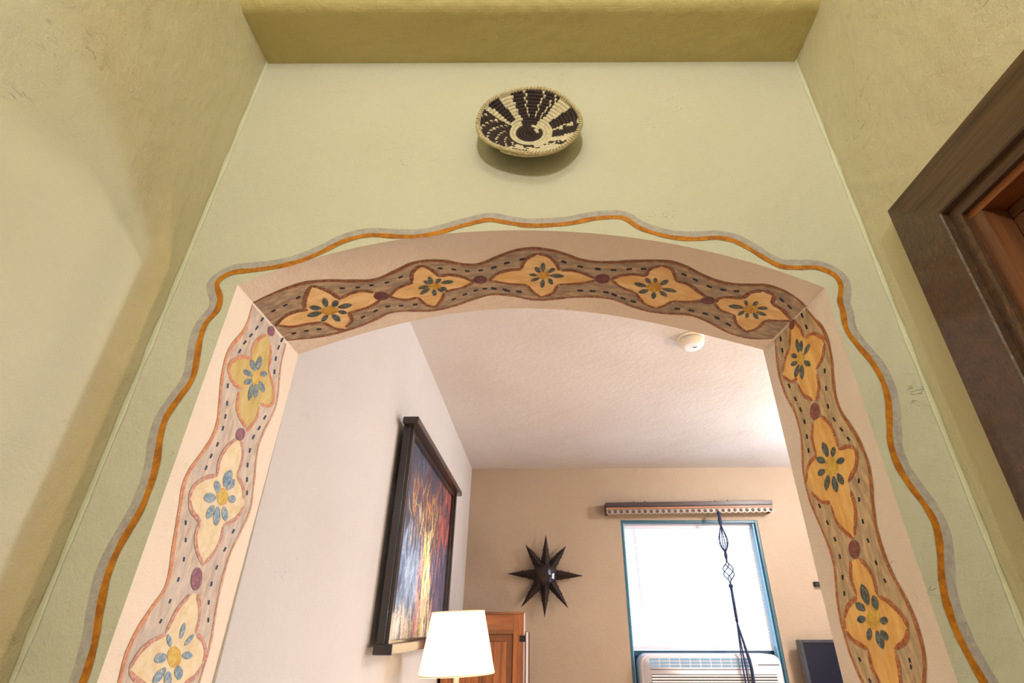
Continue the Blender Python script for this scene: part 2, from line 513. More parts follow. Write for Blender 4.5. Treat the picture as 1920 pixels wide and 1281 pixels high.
# ------------------------------------------------------------------ mural
MURAL = {
 'soffit': [
  ('b',0,'-5379 8067 -5071 8022 -4724 8003 -4415 8029 -4092 8131 -3716 8308 -3400 8422 -3176 8426 -2824 8310 -2472 8180 -2145 8178 -1829 8260 -1513 8398 -1176 8422 -824 8246 -480 8071 -148 7999 157 8020 486 8102 822 8252 1114 8295 1518 8240 1906 8130 2284 8027 2584 7973 2905 8033 3284 8170 3600 8215 3847 8164 4102 8048 4287 7959 4561 7943 4835 8027 5042 8158 4977 9480 4793 9618 4542 9733 4203 9723 3873 9604 3545 9484 3242 9463 2793 9588 2404 9626 2036 9550 1662 9424 1215 9431 769 9518 315 9642 -97 9679 -541 9540 -907 9457 -1129 9472 -1473 9588 -1861 9730 -2241 9791 -2598 9726 -3002 9584 -3279 9554 -3548 9650 -3848 9724 -4131 9744 -4469 9728 -4782 9658 -5066 9528 -5290 9415'),
  ('o',0.0068,'-5379 8067 -5071 8022 -4724 8003 -4415 8029 -4092 8131 -3716 8308 -3400 8422 -3176 8426 -2824 8310 -2472 8180 -2145 8178 -1829 8260 -1513 8398 -1176 8422 -824 8246 -480 8071 -148 7999 157 8020 486 8102 822 8252 1114 8295 1518 8240 1906 8130 2284 8027 2584 7973 2905 8033 3284 8170 3600 8215 3847 8164 4102 8048 4287 7959 4561 7943 4835 8027 5042 8158'),
  ('q',0.0056,'-5290 9415 -5066 9528 -4782 9658 -4469 9728 -4131 9744 -3848 9724 -3548 9650 -3279 9554 -3002 9584 -2598 9726 -2241 9791 -1861 9730 -1473 9588 -1129 9472 -907 9457 -541 9540 -97 9679 315 9642 769 9518 1215 9431 1662 9424 2036 9550 2404 9626 2793 9588 3242 9463 3545 9484 3873 9604 4203 9723 4542 9733 4793 9618 4977 9480'),
  ('F',0,''),
  ('f',0,'-5270 8864 -5048 8715 -4828 8692 -4652 8730 -4560 8447 -4361 8171 -4218 8331 -4100 8545 -4033 8738 -3794 8689 -3568 8690 -3386 8806 -3325 9028 -3532 9181 -3782 9230 -3970 9208 -4027 9477 -4184 9689 -4278 9661 -4450 9455 -4514 9264 -4802 9145 -5036 9095 -5224 8940'),
  ('l',0.007,'-5270 8864 -5048 8715 -4828 8692 -4636 8756'),
  ('l',0.007,'-4684 8672 -4558 8396 -4373 8165 -4215 8322 -4098 8536 -4024 8759'),
  ('l',0.007,'-4031 8729 -3785 8656 -3563 8671 -3386 8806'),
  ('l',0.007,'-3296 9051 -3532 9181 -3778 9215 -4027 9209'),
  ('l',0.007,'-3990 9198 -4021 9480 -4186 9638'),
  ('l',0.007,'-4225 9711 -4382 9557 -4520 9261'),
  ('l',0.007,'-4544 9235 -4802 9145 -5031 9081 -5270 8864'),
  ('c',0,'-4152 9021 -4176 9069 -4219 9102 -4274 9114 -4332 9103 -4384 9072 -4422 9024 -4441 8969 -4438 8914 -4414 8868 -4372 8837 -4319 8826 -4262 8836 -4210 8865 -4171 8911 -4150 8965'),
  ('p',0,'-4302 8829 -4269 8778 -4243 8712 -4239 8633 -4254 8586 -4274 8559 -4302 8583 -4331 8628 -4352 8705 -4346 8773 -4330 8828'),
  ('p',0,'-4210 8877 -4177 8897 -4139 8900 -4099 8860 -4079 8811 -4070 8764 -4090 8736 -4119 8719 -4162 8733 -4193 8779 -4216 8835'),
  ('p',0,'-4134 8972 -4089 9011 -4028 9040 -3949 9038 -3898 9014 -3867 8984 -3888 8950 -3930 8916 -4005 8897 -4072 8911 -4128 8937'),
  ('p',0,'-4174 9091 -4156 9138 -4127 9182 -4082 9206 -4048 9202 -4024 9187 -4029 9150 -4046 9108 -4085 9068 -4126 9059 -4163 9063'),
  ('p',0,'-4309 9137 -4317 9210 -4314 9288 -4283 9355 -4249 9379 -4218 9379 -4203 9330 -4196 9263 -4212 9180 -4247 9135 -4284 9110'),
  ('p',0,'-4368 9070 -4407 9068 -4452 9081 -4502 9127 -4529 9174 -4543 9214 -4522 9229 -4487 9231 -4434 9202 -4393 9152 -4363 9100'),
  ('p',0,'-4405 8814 -4428 8757 -4464 8704 -4519 8675 -4561 8678 -4590 8695 -4585 8739 -4565 8790 -4517 8841 -4466 8853 -4418 8849'),
  ('p',0,'-4447 8931 -4492 8890 -4550 8859 -4627 8859 -4677 8882 -4709 8912 -4691 8950 -4652 8987 -4579 9010 -4511 8997 -4454 8969'),
  ('E',0,''),
  ('F',0,''),
  ('f',0,'-3138 9027 -2907 8831 -2618 8741 -2540 8438 -2347 8293 -2183 8395 -2032 8702 -1821 8673 -1561 8796 -1369 8961 -1601 9124 -2002 9189 -2111 9427 -2275 9657 -2332 9672 -2485 9505 -2595 9236 -2858 9239'),
  ('l',0.007,'-3138 9027 -2907 8831 -2583 8740'),
  ('l',0.007,'-2616 8731 -2534 8440 -2348 8298 -2187 8419 -2032 8702'),
  ('l',0.007,'-2013 8690 -1821 8673 -1561 8796 -1371 8977'),
  ('l',0.007,'-1372 8988 -1601 9124 -1821 9170 -1995 9191'),
  ('l',0.007,'-2024 9213 -2115 9456 -2275 9657'),
  ('l',0.007,'-2227 9701 -2455 9544 -2585 9239'),
  ('l',0.007,'-2595 9236 -2858 9239 -3138 9027'),
  ('c',0,'-2050 8992 -2065 9027 -2098 9053 -2144 9064 -2194 9060 -2242 9041 -2279 9009 -2301 8971 -2305 8933 -2289 8899 -2256 8875 -2211 8864 -2162 8868 -2115 8886 -2077 8916 -2054 8953'),
  ('p',0,'-2213 8871 -2195 8817 -2185 8755 -2197 8689 -2219 8655 -2242 8640 -2262 8670 -2278 8717 -2280 8787 -2262 8840 -2237 8879'),
  ('p',0,'-2140 8874 -2109 8877 -2073 8867 -2038 8829 -2022 8791 -2016 8759 -2034 8747 -2062 8745 -2102 8767 -2128 8806 -2147 8848'),
  ('p',0,'-2034 8900 -1985 8928 -1922 8947 -1843 8940 -1795 8917 -1767 8891 -1791 8865 -1836 8841 -1913 8831 -1978 8847 -2032 8871'),
  ('p',0,'-2063 9049 -2055 9097 -2037 9144 -2001 9173 -1972 9173 -1949 9160 -1947 9124 -1955 9080 -1983 9036 -2017 9022 -2050 9022'),
  ('p',0,'-2223 9055 -2250 9097 -2271 9151 -2271 9220 -2256 9263 -2237 9289 -2212 9268 -2188 9229 -2173 9162 -2182 9104 -2199 9057'),
  ('p',0,'-2293 8995 -2342 8998 -2401 9015 -2468 9064 -2505 9109 -2524 9147 -2497 9159 -2452 9157 -2382 9125 -2328 9074 -2288 9022'),
  ('p',0,'-2304 8920 -2346 8901 -2398 8891 -2462 8905 -2501 8929 -2523 8954 -2503 8975 -2466 8993 -2402 8995 -2348 8974 -2305 8946'),
  ('p',0,'-2259 8849 -2273 8808 -2294 8770 -2330 8746 -2357 8745 -2377 8755 -2375 8785 -2363 8821 -2333 8859 -2300 8871 -2269 8871'),
  ('p',0,'-2146 9071 -2134 9112 -2114 9153 -2080 9183 -2053 9187 -2034 9181 -2036 9151 -2047 9114 -2075 9073 -2107 9056 -2137 9051'),
  ('E',0,''),
  ('F',0,''),
  ('f',0,'-1039 8960 -828 8752 -564 8652 -349 8636 -257 8348 -6 8146 222 8222 394 8449 455 8625 719 8613 1023 8706 1225 8821 999 8959 743 9050 437 9117 310 9417 84 9566 -99 9400 -230 9148 -585 9108'),
  ('l',0.007,'-1039 8960 -828 8752 -564 8652 -328 8636'),
  ('l',0.007,'-349 8636 -249 8348 -6 8140'),
  ('l',0.007,'-6 8146 222 8222 394 8449 446 8626'),
  ('l',0.007,'485 8636 719 8613 1023 8706 1225 8821'),
  ('l',0.007,'1229 8861 1001 8980 743 9050 436 9103'),
  ('l',0.007,'437 9117 333 9415 84 9581'),
  ('l',0.007,'84 9581 -99 9400 -222 9163'),
  ('l',0.007,'-230 9148 -585 9108 -1039 8960'),
  ('c',0,'262 8799 252 8846 223 8888 178 8917 124 8929 71 8922 25 8897 -5 8858 -16 8812 -5 8765 25 8725 70 8698 122 8686 175 8693 220 8716 250 8753'),
  ('p',0,'65 8695 55 8641 36 8590 -3 8556 -35 8553 -60 8564 -62 8602 -53 8650 -23 8701 14 8720 50 8723'),
  ('p',0,'126 8693 149 8635 163 8564 155 8482 134 8433 111 8407 89 8435 69 8485 62 8569 78 8638 101 8694'),
  ('p',0,'226 8720 263 8716 304 8697 344 8650 361 8607 367 8573 344 8564 311 8568 266 8600 237 8647 217 8695'),
  ('p',0,'262 8829 321 8858 394 8876 481 8863 534 8835 562 8804 532 8776 480 8752 393 8745 320 8766 262 8796'),
  ('p',0,'224 8921 225 8978 236 9039 269 9089 300 9105 327 9102 335 9063 333 9010 312 8947 278 8915 243 8898'),
  ('p',0,'113 8940 86 8994 64 9064 63 9154 76 9212 95 9247 119 9222 143 9172 159 9084 152 9008 136 8945'),
  ('p',0,'43 8886 0 8886 -50 8899 -105 8939 -135 8978 -149 9011 -126 9022 -87 9022 -28 8997 15 8954 48 8910'),
  ('p',0,'-6 8800 -38 8776 -77 8759 -126 8763 -156 8779 -173 8799 -158 8822 -130 8843 -82 8854 -41 8843 -7 8823'),
  ('E',0,''),
  ('F',0,''),
  ('f',0,'1547 8760 1730 8609 1966 8522 2191 8516 2248 8261 2439 8117 2647 8177 2795 8494 3014 8495 3247 8637 3442 8774 3139 9026 2848 9123 2740 9321 2594 9462 2319 9389 2089 9096 1783 9001'),
  ('l',0.007,'1539 8762 1729 8603 1966 8522 2199 8514'),
  ('l',0.007,'2199 8514 2250 8273 2439 8117'),
  ('l',0.007,'2439 8117 2647 8177 2791 8476'),
  ('l',0.007,'2795 8494 3014 8495 3247 8637 3446 8758'),
  ('l',0.007,'3472 8887 3142 9039 2848 9123'),
  ('l',0.007,'2848 9123 2740 9321 2597 9476'),
  ('l',0.007,'2597 9476 2319 9389 2087 9083'),
  ('l',0.007,'2087 9083 1780 8981 1541 8781'),
  ('c',0,'2574 8745 2574 8802 2551 8858 2508 8904 2452 8933 2393 8940 2338 8924 2297 8887 2276 8836 2278 8779 2302 8724 2345 8680 2400 8652 2459 8646 2512 8661 2553 8696'),
  ('p',0,'2330 8674 2316 8624 2293 8578 2255 8551 2226 8552 2204 8565 2206 8602 2218 8646 2250 8690 2286 8704 2319 8702'),
  ('p',0,'2429 8644 2441 8610 2445 8570 2431 8529 2412 8508 2392 8499 2378 8518 2368 8548 2370 8593 2388 8625 2410 8649'),
  ('p',0,'2527 8689 2567 8679 2608 8653 2641 8594 2651 8542 2650 8501 2624 8494 2589 8503 2547 8545 2524 8604 2512 8662'),
  ('p',0,'2582 8811 2642 8836 2717 8852 2803 8842 2853 8818 2880 8792 2848 8768 2795 8747 2707 8740 2636 8758 2580 8783'),
  ('p',0,'2546 8904 2574 8952 2613 8996 2664 9019 2699 9014 2720 8997 2708 8960 2682 8917 2634 8877 2589 8869 2551 8874'),
  ('p',0,'2432 8938 2416 8987 2408 9048 2424 9118 2449 9158 2474 9179 2493 9151 2508 9105 2506 9034 2484 8977 2457 8934'),
  ('p',0,'2329 8913 2284 8910 2232 8921 2179 8965 2152 9011 2141 9051 2168 9067 2209 9070 2268 9043 2310 8995 2338 8943'),
  ('p',0,'2271 8794 2219 8762 2154 8737 2078 8739 2032 8760 2007 8786 2033 8817 2079 8847 2157 8864 2221 8851 2272 8826'),
  ('E',0,''),
  ('F',0,''),
  ('f',0,'3647 8865 3681 8702 3826 8598 4080 8490 4139 8269 4310 8128 4491 8154 4559 8403 4761 8475 4993 8680 4851 8813 4637 8955 4597 9288 4453 9524 4212 9347 4047 9047 3793 9027'),
  ('l',0.007,'3649 8843 3677 8690 3823 8586 4066 8505'),
  ('l',0.007,'4066 8505 4137 8264 4306 8117'),
  ('l',0.007,'4306 8117 4497 8150 4553 8406'),
  ('l',0.007,'4559 8403 4761 8475 4993 8680'),
  ('l',0.007,'5005 8728 4856 8826 4637 8955'),
  ('l',0.007,'4637 8955 4597 9288 4458 9539'),
  ('l',0.007,'4458 9539 4212 9347 4062 9055'),
  ('l',0.007,'4023 9060 3796 9040 3650 8877'),
  ('c',0,'4418 8677 4425 8730 4413 8785 4382 8836 4338 8873 4288 8890 4238 8885 4198 8860 4173 8817 4167 8764 4181 8710 4213 8661 4257 8626 4306 8609 4354 8612 4393 8636'),
  ('p',0,'4201 8666 4194 8623 4180 8580 4154 8544 4131 8532 4114 8533 4113 8560 4119 8598 4139 8644 4165 8669 4191 8682'),
  ('p',0,'4290 8621 4315 8610 4337 8586 4346 8537 4341 8496 4331 8465 4312 8461 4290 8471 4271 8508 4269 8555 4274 8601'),
  ('p',0,'4390 8664 4429 8667 4473 8660 4518 8626 4540 8592 4548 8563 4526 8551 4492 8549 4443 8568 4408 8603 4383 8640'),
  ('p',0,'4361 8848 4383 8900 4414 8951 4458 8986 4487 8990 4506 8980 4497 8941 4477 8895 4437 8845 4400 8826 4367 8822'),
  ('p',0,'4404 8788 4446 8813 4498 8831 4555 8828 4587 8810 4602 8789 4579 8766 4542 8744 4482 8733 4436 8744 4400 8763'),
  ('p',0,'4274 8881 4262 8914 4257 8956 4269 9008 4289 9040 4308 9058 4322 9042 4332 9012 4331 8961 4313 8917 4292 8882'),
  ('p',0,'4201 8847 4174 8866 4148 8900 4131 8961 4131 9011 4137 9047 4158 9046 4183 9028 4208 8978 4216 8920 4216 8866'),
  ('p',0,'4153 8752 4095 8738 4027 8737 3951 8766 3909 8803 3889 8837 3921 8859 3975 8872 4055 8861 4116 8825 4161 8783'),
  ('E',0,''),
  ('d',0,'-3140 9009 -3162 9052 -3202 9081 -3254 9090 -3310 9079 -3361 9049 -3399 9004 -3418 8953 -3417 8903 -3395 8861 -3356 8834 -3305 8825 -3250 8836 -3200 8865 -3161 8907 -3140 8958'),
  ('d',0,'-1070 8939 -1085 8985 -1121 9021 -1171 9043 -1229 9046 -1285 9030 -1330 8997 -1357 8954 -1364 8906 -1348 8862 -1312 8827 -1262 8807 -1206 8804 -1151 8819 -1106 8850 -1077 8892'),
  ('d',0,'1513 8754 1508 8811 1481 8865 1435 8907 1378 8929 1319 8929 1266 8906 1228 8864 1211 8810 1218 8752 1246 8700 1292 8661 1348 8640 1406 8640 1457 8662 1495 8701'),
  ('d',0,'3624 8783 3627 8831 3610 8880 3576 8923 3530 8953 3479 8966 3431 8959 3394 8934 3373 8894 3371 8847 3390 8798 3424 8757 3470 8727 3520 8715 3566 8721 3603 8745'),
  ('h',0,'-5187 8444 -5177 8429 -5115 8421 -5105 8447 -5116 8466 -5187 8475'),
  ('h',0,'-4972 8418 -4963 8402 -4899 8387 -4888 8411 -4898 8431 -4970 8448'),
  ('h',0,'-4712 8337 -4703 8321 -4638 8299 -4626 8321 -4634 8342 -4708 8367'),
  ('h',0,'-3938 8423 -3926 8412 -3863 8435 -3857 8467 -3870 8483 -3943 8457'),
  ('h',0,'-3673 8518 -3661 8506 -3593 8521 -3586 8553 -3599 8570 -3675 8552'),
  ('h',0,'-3420 8557 -3408 8543 -3338 8550 -3328 8580 -3340 8599 -3420 8592'),
  ('h',0,'-3126 8583 -3115 8567 -3042 8560 -3029 8588 -3040 8609 -3123 8617'),
  ('h',0,'-2837 8517 -2827 8500 -2754 8480 -2738 8505 -2747 8527 -2831 8550'),
  ('h',0,'-2028 8409 -2015 8398 -1944 8421 -1936 8455 -1950 8472 -2031 8445'),
  ('h',0,'-1767 8491 -1754 8479 -1682 8503 -1673 8537 -1687 8554 -1770 8527'),
  ('h',0,'-1501 8588 -1489 8575 -1414 8589 -1403 8623 -1416 8642 -1501 8625'),
  ('h',0,'-1230 8614 -1219 8597 -1142 8589 -1126 8619 -1136 8641 -1225 8650'),
  ('h',0,'-948 8555 -940 8537 -863 8510 -845 8535 -853 8559 -939 8589'),
  ('h',0,'-683 8442 -675 8423 -600 8393 -581 8417 -588 8441 -674 8475'),
  ('h',0,'-355 8320 -347 8301 -273 8273 -254 8296 -261 8320 -345 8352'),
  ('h',0,'-5130 9264 -5117 9250 -5054 9268 -5049 9303 -5063 9322 -5135 9302'),
  ('h',0,'-4912 9320 -4899 9307 -4835 9327 -4830 9363 -4843 9381 -4917 9358'),
  ('h',0,'-4695 9397 -4683 9384 -4617 9407 -4612 9443 -4626 9462 -4700 9436'),
  ('h',0,'-3835 9470 -3825 9451 -3750 9428 -3734 9455 -3744 9480 -3830 9507'),
  ('h',0,'-3546 9374 -3536 9355 -3460 9336 -3445 9364 -3455 9389 -3541 9410'),
  ('h',0,'-3282 9314 -3270 9298 -3194 9303 -3183 9337 -3195 9358 -3281 9353'),
  ('h',0,'-3018 9381 -3005 9367 -2930 9385 -2921 9422 -2935 9442 -3020 9421'),
  ('h',0,'-2734 9440 -2721 9425 -2644 9439 -2633 9476 -2647 9497 -2735 9481'),
  ('h',0,'-1909 9498 -1900 9476 -1820 9441 -1800 9468 -1808 9496 -1899 9536'),
  ('h',0,'-1650 9381 -1641 9359 -1561 9325 -1541 9351 -1549 9378 -1640 9418'),
  ('h',0,'-1402 9271 -1393 9251 -1312 9226 -1293 9255 -1302 9281 -1394 9309'),
  ('h',0,'-1199 9225 -1188 9207 -1107 9201 -1091 9234 -1102 9258 -1195 9265'),
  ('h',0,'-999 9215 -986 9199 -906 9212 -893 9249 -906 9270 -997 9256'),
  ('h',0,'-765 9271 -752 9257 -672 9280 -661 9319 -675 9340 -766 9313'),
  ('h',0,'-458 9365 -445 9350 -364 9374 -352 9413 -366 9434 -458 9408'),
  ('h',0,'-964 8566 -954 8542 -861 8500 -837 8529 -845 8559 -951 8606'),
  ('h',0,'-689 8436 -679 8412 -587 8376 -563 8405 -572 8435 -677 8476'),
  ('h',0,'-370 8326 -360 8303 -268 8271 -245 8301 -253 8329 -358 8366'),
  ('h',0,'478 8330 493 8315 585 8345 598 8387 583 8408 478 8375'),
  ('h',0,'817 8441 830 8424 924 8442 940 8483 926 8506 820 8486'),
  ('h',0,'1173 8478 1185 8459 1279 8458 1299 8496 1287 8522 1181 8522'),
  ('h',0,'1491 8464 1501 8443 1592 8426 1615 8460 1606 8487 1502 8506'),
  ('h',0,'1793 8380 1802 8359 1890 8335 1914 8366 1906 8393 1806 8421'),
  ('h',0,'2067 8309 2075 8288 2162 8264 2185 8294 2178 8322 2080 8349'),
  ('h',0,'2841 8219 2853 8206 2940 8234 2955 8274 2943 8294 2844 8261'),
  ('h',0,'3073 8293 3085 8279 3171 8308 3187 8348 3175 8368 3077 8335'),
  ('h',0,'3362 8399 3372 8383 3458 8397 3477 8436 3467 8458 3369 8442'),
  ('h',0,'3619 8410 3627 8390 3708 8377 3731 8411 3725 8436 3632 8451'),
  ('h',0,'3848 8349 3854 8329 3931 8305 3955 8335 3951 8361 3863 8389'),
  ('h',0,'4607 8159 4619 8149 4698 8201 4712 8245 4700 8260 4610 8200'),
  ('h',0,'4787 8277 4798 8268 4878 8320 4893 8365 4882 8380 4790 8320'),
  ('h',0,'-1012 9204 -995 9188 -899 9223 -887 9272 -905 9296 -1015 9256'),
  ('h',0,'-728 9309 -712 9291 -613 9317 -598 9366 -615 9391 -728 9361'),
  ('h',0,'-474 9361 -458 9341 -357 9357 -340 9404 -356 9432 -471 9413'),
  ('h',0,'866 9241 878 9219 978 9213 999 9254 987 9284 874 9291'),
  ('h',0,'1131 9219 1143 9197 1242 9191 1264 9232 1252 9262 1139 9269'),
  ('h',0,'1418 9198 1431 9178 1529 9184 1549 9228 1536 9255 1424 9248'),
  ('h',0,'1601 9228 1616 9211 1713 9242 1729 9290 1714 9314 1603 9279'),
  ('h',0,'1800 9303 1814 9286 1911 9315 1928 9363 1913 9387 1802 9355'),
  ('h',0,'2022 9358 2035 9339 2133 9360 2151 9406 2138 9432 2026 9409'),
  ('h',0,'2946 9336 2955 9313 3046 9296 3071 9335 3063 9365 2959 9384'),
  ('h',0,'3222 9278 3231 9256 3322 9247 3346 9287 3338 9316 3234 9326'),
  ('h',0,'3505 9264 3516 9244 3607 9249 3629 9292 3620 9319 3516 9313'),
  ('h',0,'3752 9285 3764 9268 3856 9296 3875 9343 3864 9367 3759 9335'),
  ('h',0,'4014 9394 4026 9379 4119 9421 4137 9471 4125 9494 4019 9446'),
 ],
 'left': [
  ('b',0,'8048 20254 8071 19940 8037 19665 7878 19315 7825 19065 7868 18772 7941 18527 8053 18219 8140 17933 8107 17639 7979 17352 7858 17081 7838 16848 7908 16576 7987 16266 8085 15924 8166 15647 8152 15429 8038 15234 7920 15013 7854 14821 7833 14634 7880 14350 7934 14154 8023 13955 9405 13776 9546 13983 9635 14206 9647 14367 9658 14570 9649 14780 9596 15038 9541 15300 9507 15569 9493 15846 9523 16136 9645 16451 9760 16863 9687 17201 9619 17434 9522 17719 9472 18023 9543 18377 9670 18768 9659 19088 9553 19408 9459 19772 9442 20184'),
  ('o',0.0065,'8048 20254 8071 19940 8037 19665 7878 19315 7825 19065 7868 18772 7941 18527 8053 18219 8140 17933 8107 17639 7979 17352 7858 17081 7838 16848 7908 16576 7987 16266 8085 15924 8166 15647 8152 15429 8038 15234 7920 15013 7854 14821 7833 14634 7880 14350 7934 14154 8023 13955'),
  ('q',0.005,'9442 20184 9459 19772 9553 19408 9659 19088 9670 18768 9543 18377 9472 18023 9522 17719 9619 17434 9687 17201 9760 16863 9645 16451 9523 16136 9493 15846 9507 15569 9541 15300 9596 15038 9649 14780 9658 14570 9647 14367 9635 14206 9546 13983 9405 13776'),
  ('F',0,''),
  ('f',0,'8755 20029 8513 19775 8424 19549 8464 19372 8181 19204 7996 19007 8014 18842 8232 18742 8514 18721 8420 18645 8486 18420 8647 18256 8939 18163 9113 18386 9139 18683 9439 18797 9547 18976 9356 19219 9085 19419 9055 19669 8930 19906'),
  ('l',0.007,'8713 19995 8513 19775 8430 19568 8466 19398'),
  ('l',0.007,'8514 19359 8214 19237 8002 19039 7990 18859 8213 18733 8508 18733'),
  ('l',0.007,'8425 18654 8502 18398 8659 18261 8936 18168'),
  ('l',0.007,'9138 18652 9162 18449 9059 18235 8967 18110'),
  ('l',0.007,'9141 18721 9345 18750 9530 18856 9543 19006 9366 19223 9080 19417'),
  ('l',0.007,'9085 19419 9051 19667 8929 19872'),
  ('c',0,'8945 19166 8956 19118 8944 19067 8909 19022 8859 18988 8800 18972 8742 18975 8693 18997 8660 19033 8649 19080 8660 19129 8692 19174 8742 19208 8800 19226 8860 19224 8911 19203'),
  ('p',0,'8704 19201 8696 19251 8669 19301 8600 19334 8538 19338 8489 19329 8477 19293 8485 19249 8531 19200 8599 19181 8669 19176'),
  ('p',0,'8777 19251 8810 19318 8828 19394 8805 19471 8765 19508 8723 19521 8688 19480 8660 19419 8658 19335 8691 19277 8735 19237'),
  ('p',0,'8891 19198 8947 19200 9007 19215 9061 19255 9082 19293 9084 19324 9047 19333 8996 19330 8931 19302 8894 19261 8872 19220'),
  ('p',0,'8894 19067 8911 19020 8951 18975 9033 18947 9104 18947 9160 18958 9167 18995 9150 19038 9087 19081 9005 19095 8927 19094'),
  ('p',0,'8829 18982 8815 18922 8816 18854 8855 18788 8901 18757 8944 18746 8968 18782 8981 18836 8964 18912 8918 18963 8865 18997'),
  ('p',0,'8713 18947 8692 18873 8684 18788 8708 18696 8743 18647 8778 18624 8804 18664 8823 18729 8820 18828 8788 18903 8748 18958'),
  ('p',0,'8661 19010 8598 18989 8536 18957 8492 18906 8485 18868 8494 18842 8538 18846 8593 18864 8655 18907 8682 18954 8691 18998'),
  ('p',0,'8658 19084 8610 19106 8544 19118 8455 19103 8395 19077 8357 19049 8375 19026 8416 19006 8498 19003 8577 19025 8646 19055'),
  ('E',0,''),
  ('F',0,''),
  ('f',0,'8806 17893 8537 17646 8471 17394 8541 17182 8284 17077 8066 16902 8052 16705 8120 16618 8276 16501 8489 16425 8477 16231 8612 16028 8855 15851 9044 16033 9129 16278 9098 16485 9410 16663 9532 16872 9458 17069 9338 17174 9081 17311 9126 17524 9034 17744 8881 17890'),
  ('l',0.007,'8749 17880 8564 17681 8478 17422 8539 17186'),
  ('l',0.007,'8539 17186 8281 17084 8066 16902 8045 16696'),
  ('l',0.007,'8066 16697 8186 16563 8484 16435'),
  ('l',0.007,'8468 16428 8470 16230 8612 16028 8855 15851'),
  ('l',0.007,'8863 15852 9044 16033 9129 16278 9090 16477'),
  ('l',0.007,'9104 16491 9410 16663 9540 16887'),
  ('l',0.007,'9086 17320 9325 17198 9484 16994'),
  ('l',0.007,'8894 17894 9043 17747 9096 17516 9073 17328'),
  ('c',0,'8992 16942 9007 16887 8997 16836 8962 16796 8909 16774 8845 16773 8781 16792 8726 16828 8688 16876 8672 16929 8681 16979 8714 17019 8766 17043 8829 17046 8895 17028 8952 16991'),
  ('p',0,'8660 16871 8582 16890 8497 16894 8419 16863 8385 16823 8376 16785 8422 16759 8490 16743 8581 16751 8641 16789 8681 16835'),
  ('p',0,'8649 16733 8599 16691 8560 16637 8559 16571 8585 16529 8619 16505 8664 16523 8709 16560 8738 16626 8724 16684 8694 16731'),
  ('p',0,'8777 16726 8752 16665 8746 16593 8786 16512 8840 16467 8892 16443 8926 16475 8950 16529 8938 16615 8886 16681 8825 16732'),
  ('p',0,'8940 16754 8934 16705 8947 16651 9006 16596 9068 16569 9122 16560 9145 16589 9151 16633 9117 16695 9051 16737 8982 16766'),
  ('p',0,'9012 16904 9053 16877 9106 16859 9170 16871 9210 16899 9232 16931 9211 16960 9173 16985 9108 16992 9055 16969 9012 16937'),
  ('p',0,'8853 17068 8913 17128 8957 17202 8945 17288 8899 17338 8845 17364 8788 17331 8735 17276 8711 17190 8742 17120 8792 17066'),
  ('p',0,'8720 16946 8726 16992 8712 17042 8655 17088 8597 17106 8548 17110 8528 17081 8525 17041 8557 16988 8617 16954 8681 16933'),
  ('p',0,'8929 17033 8992 17069 9048 17117 9071 17182 9057 17224 9028 17250 8976 17233 8920 17199 8872 17139 8869 17085 8886 17039'),
  ('E',0,''),
  ('F',0,''),
  ('f',0,'8842 15440 8593 15230 8518 15053 8489 14891 8213 14794 8053 14659 7970 14493 8228 14331 8599 14187 8808 14026 8942 13836 9405 13776 9279 14011 9238 14221 9485 14308 9599 14471 9586 14615 9424 14785 9212 14875 9169 15057 9100 15244 8933 15428'),
  ('l',0.007,'8771 15420 8593 15230 8518 15053 8479 14909'),
  ('l',0.007,'8492 14885 8213 14794 8053 14659 7976 14493'),
  ('l',0.007,'7985 14475 8146 14380 8332 14297 8599 14187'),
  ('l',0.007,'9217 14881 9424 14785 9586 14615 9591 14471'),
  ('l',0.007,'9591 14471 9485 14308 9251 14230'),
  ('l',0.007,'8933 15428 9100 15244 9169 15057 9173 14892'),
  ('l',0.007,'8599 14187 8808 14026 8942 13836'),
  ('l',0.007,'9238 14221 9279 14011 9405 13776'),
  ('c',0,'9001 14584 9017 14530 9004 14486 8965 14459 8906 14452 8837 14467 8767 14500 8708 14546 8668 14599 8652 14651 8663 14694 8700 14723 8757 14731 8826 14719 8898 14686 8959 14639'),
  ('p',0,'8857 14825 8880 14862 8894 14911 8882 14975 8858 15015 8831 15040 8807 15022 8787 14988 8782 14928 8802 14874 8829 14829'),
  ('p',0,'8676 14731 8671 14764 8653 14805 8606 14851 8564 14878 8530 14891 8522 14874 8527 14844 8558 14797 8605 14759 8652 14729'),
  ('p',0,'9006 14727 9055 14747 9104 14778 9137 14824 9142 14858 9132 14881 9096 14875 9051 14855 9003 14814 8985 14773 8981 14736'),
  ('p',0,'8622 14639 8543 14652 8465 14654 8410 14628 8400 14595 8410 14564 8465 14544 8534 14532 8613 14540 8648 14572 8660 14610'),
  ('p',0,'9016 14586 9080 14563 9151 14547 9220 14555 9250 14576 9258 14600 9217 14623 9158 14644 9080 14651 9030 14635 8999 14612'),
  ('p',0,'8954 14477 8934 14442 8934 14397 8984 14342 9044 14308 9100 14288 9133 14304 9152 14336 9132 14391 9072 14438 9003 14476'),
  ('p',0,'8680 14474 8610 14454 8545 14421 8509 14365 8513 14321 8533 14289 8586 14290 8647 14306 8709 14352 8726 14405 8722 14456'),
  ('p',0,'8778 14415 8752 14379 8743 14331 8778 14268 8827 14226 8875 14200 8909 14215 8933 14247 8925 14308 8879 14363 8823 14410'),
  ('E',0,''),
  ('d',0,'8934 20202 8944 20162 8934 20118 8908 20077 8868 20046 8821 20028 8775 20027 8735 20042 8709 20071 8699 20110 8708 20153 8734 20193 8773 20225 8819 20244 8867 20246 8907 20231'),
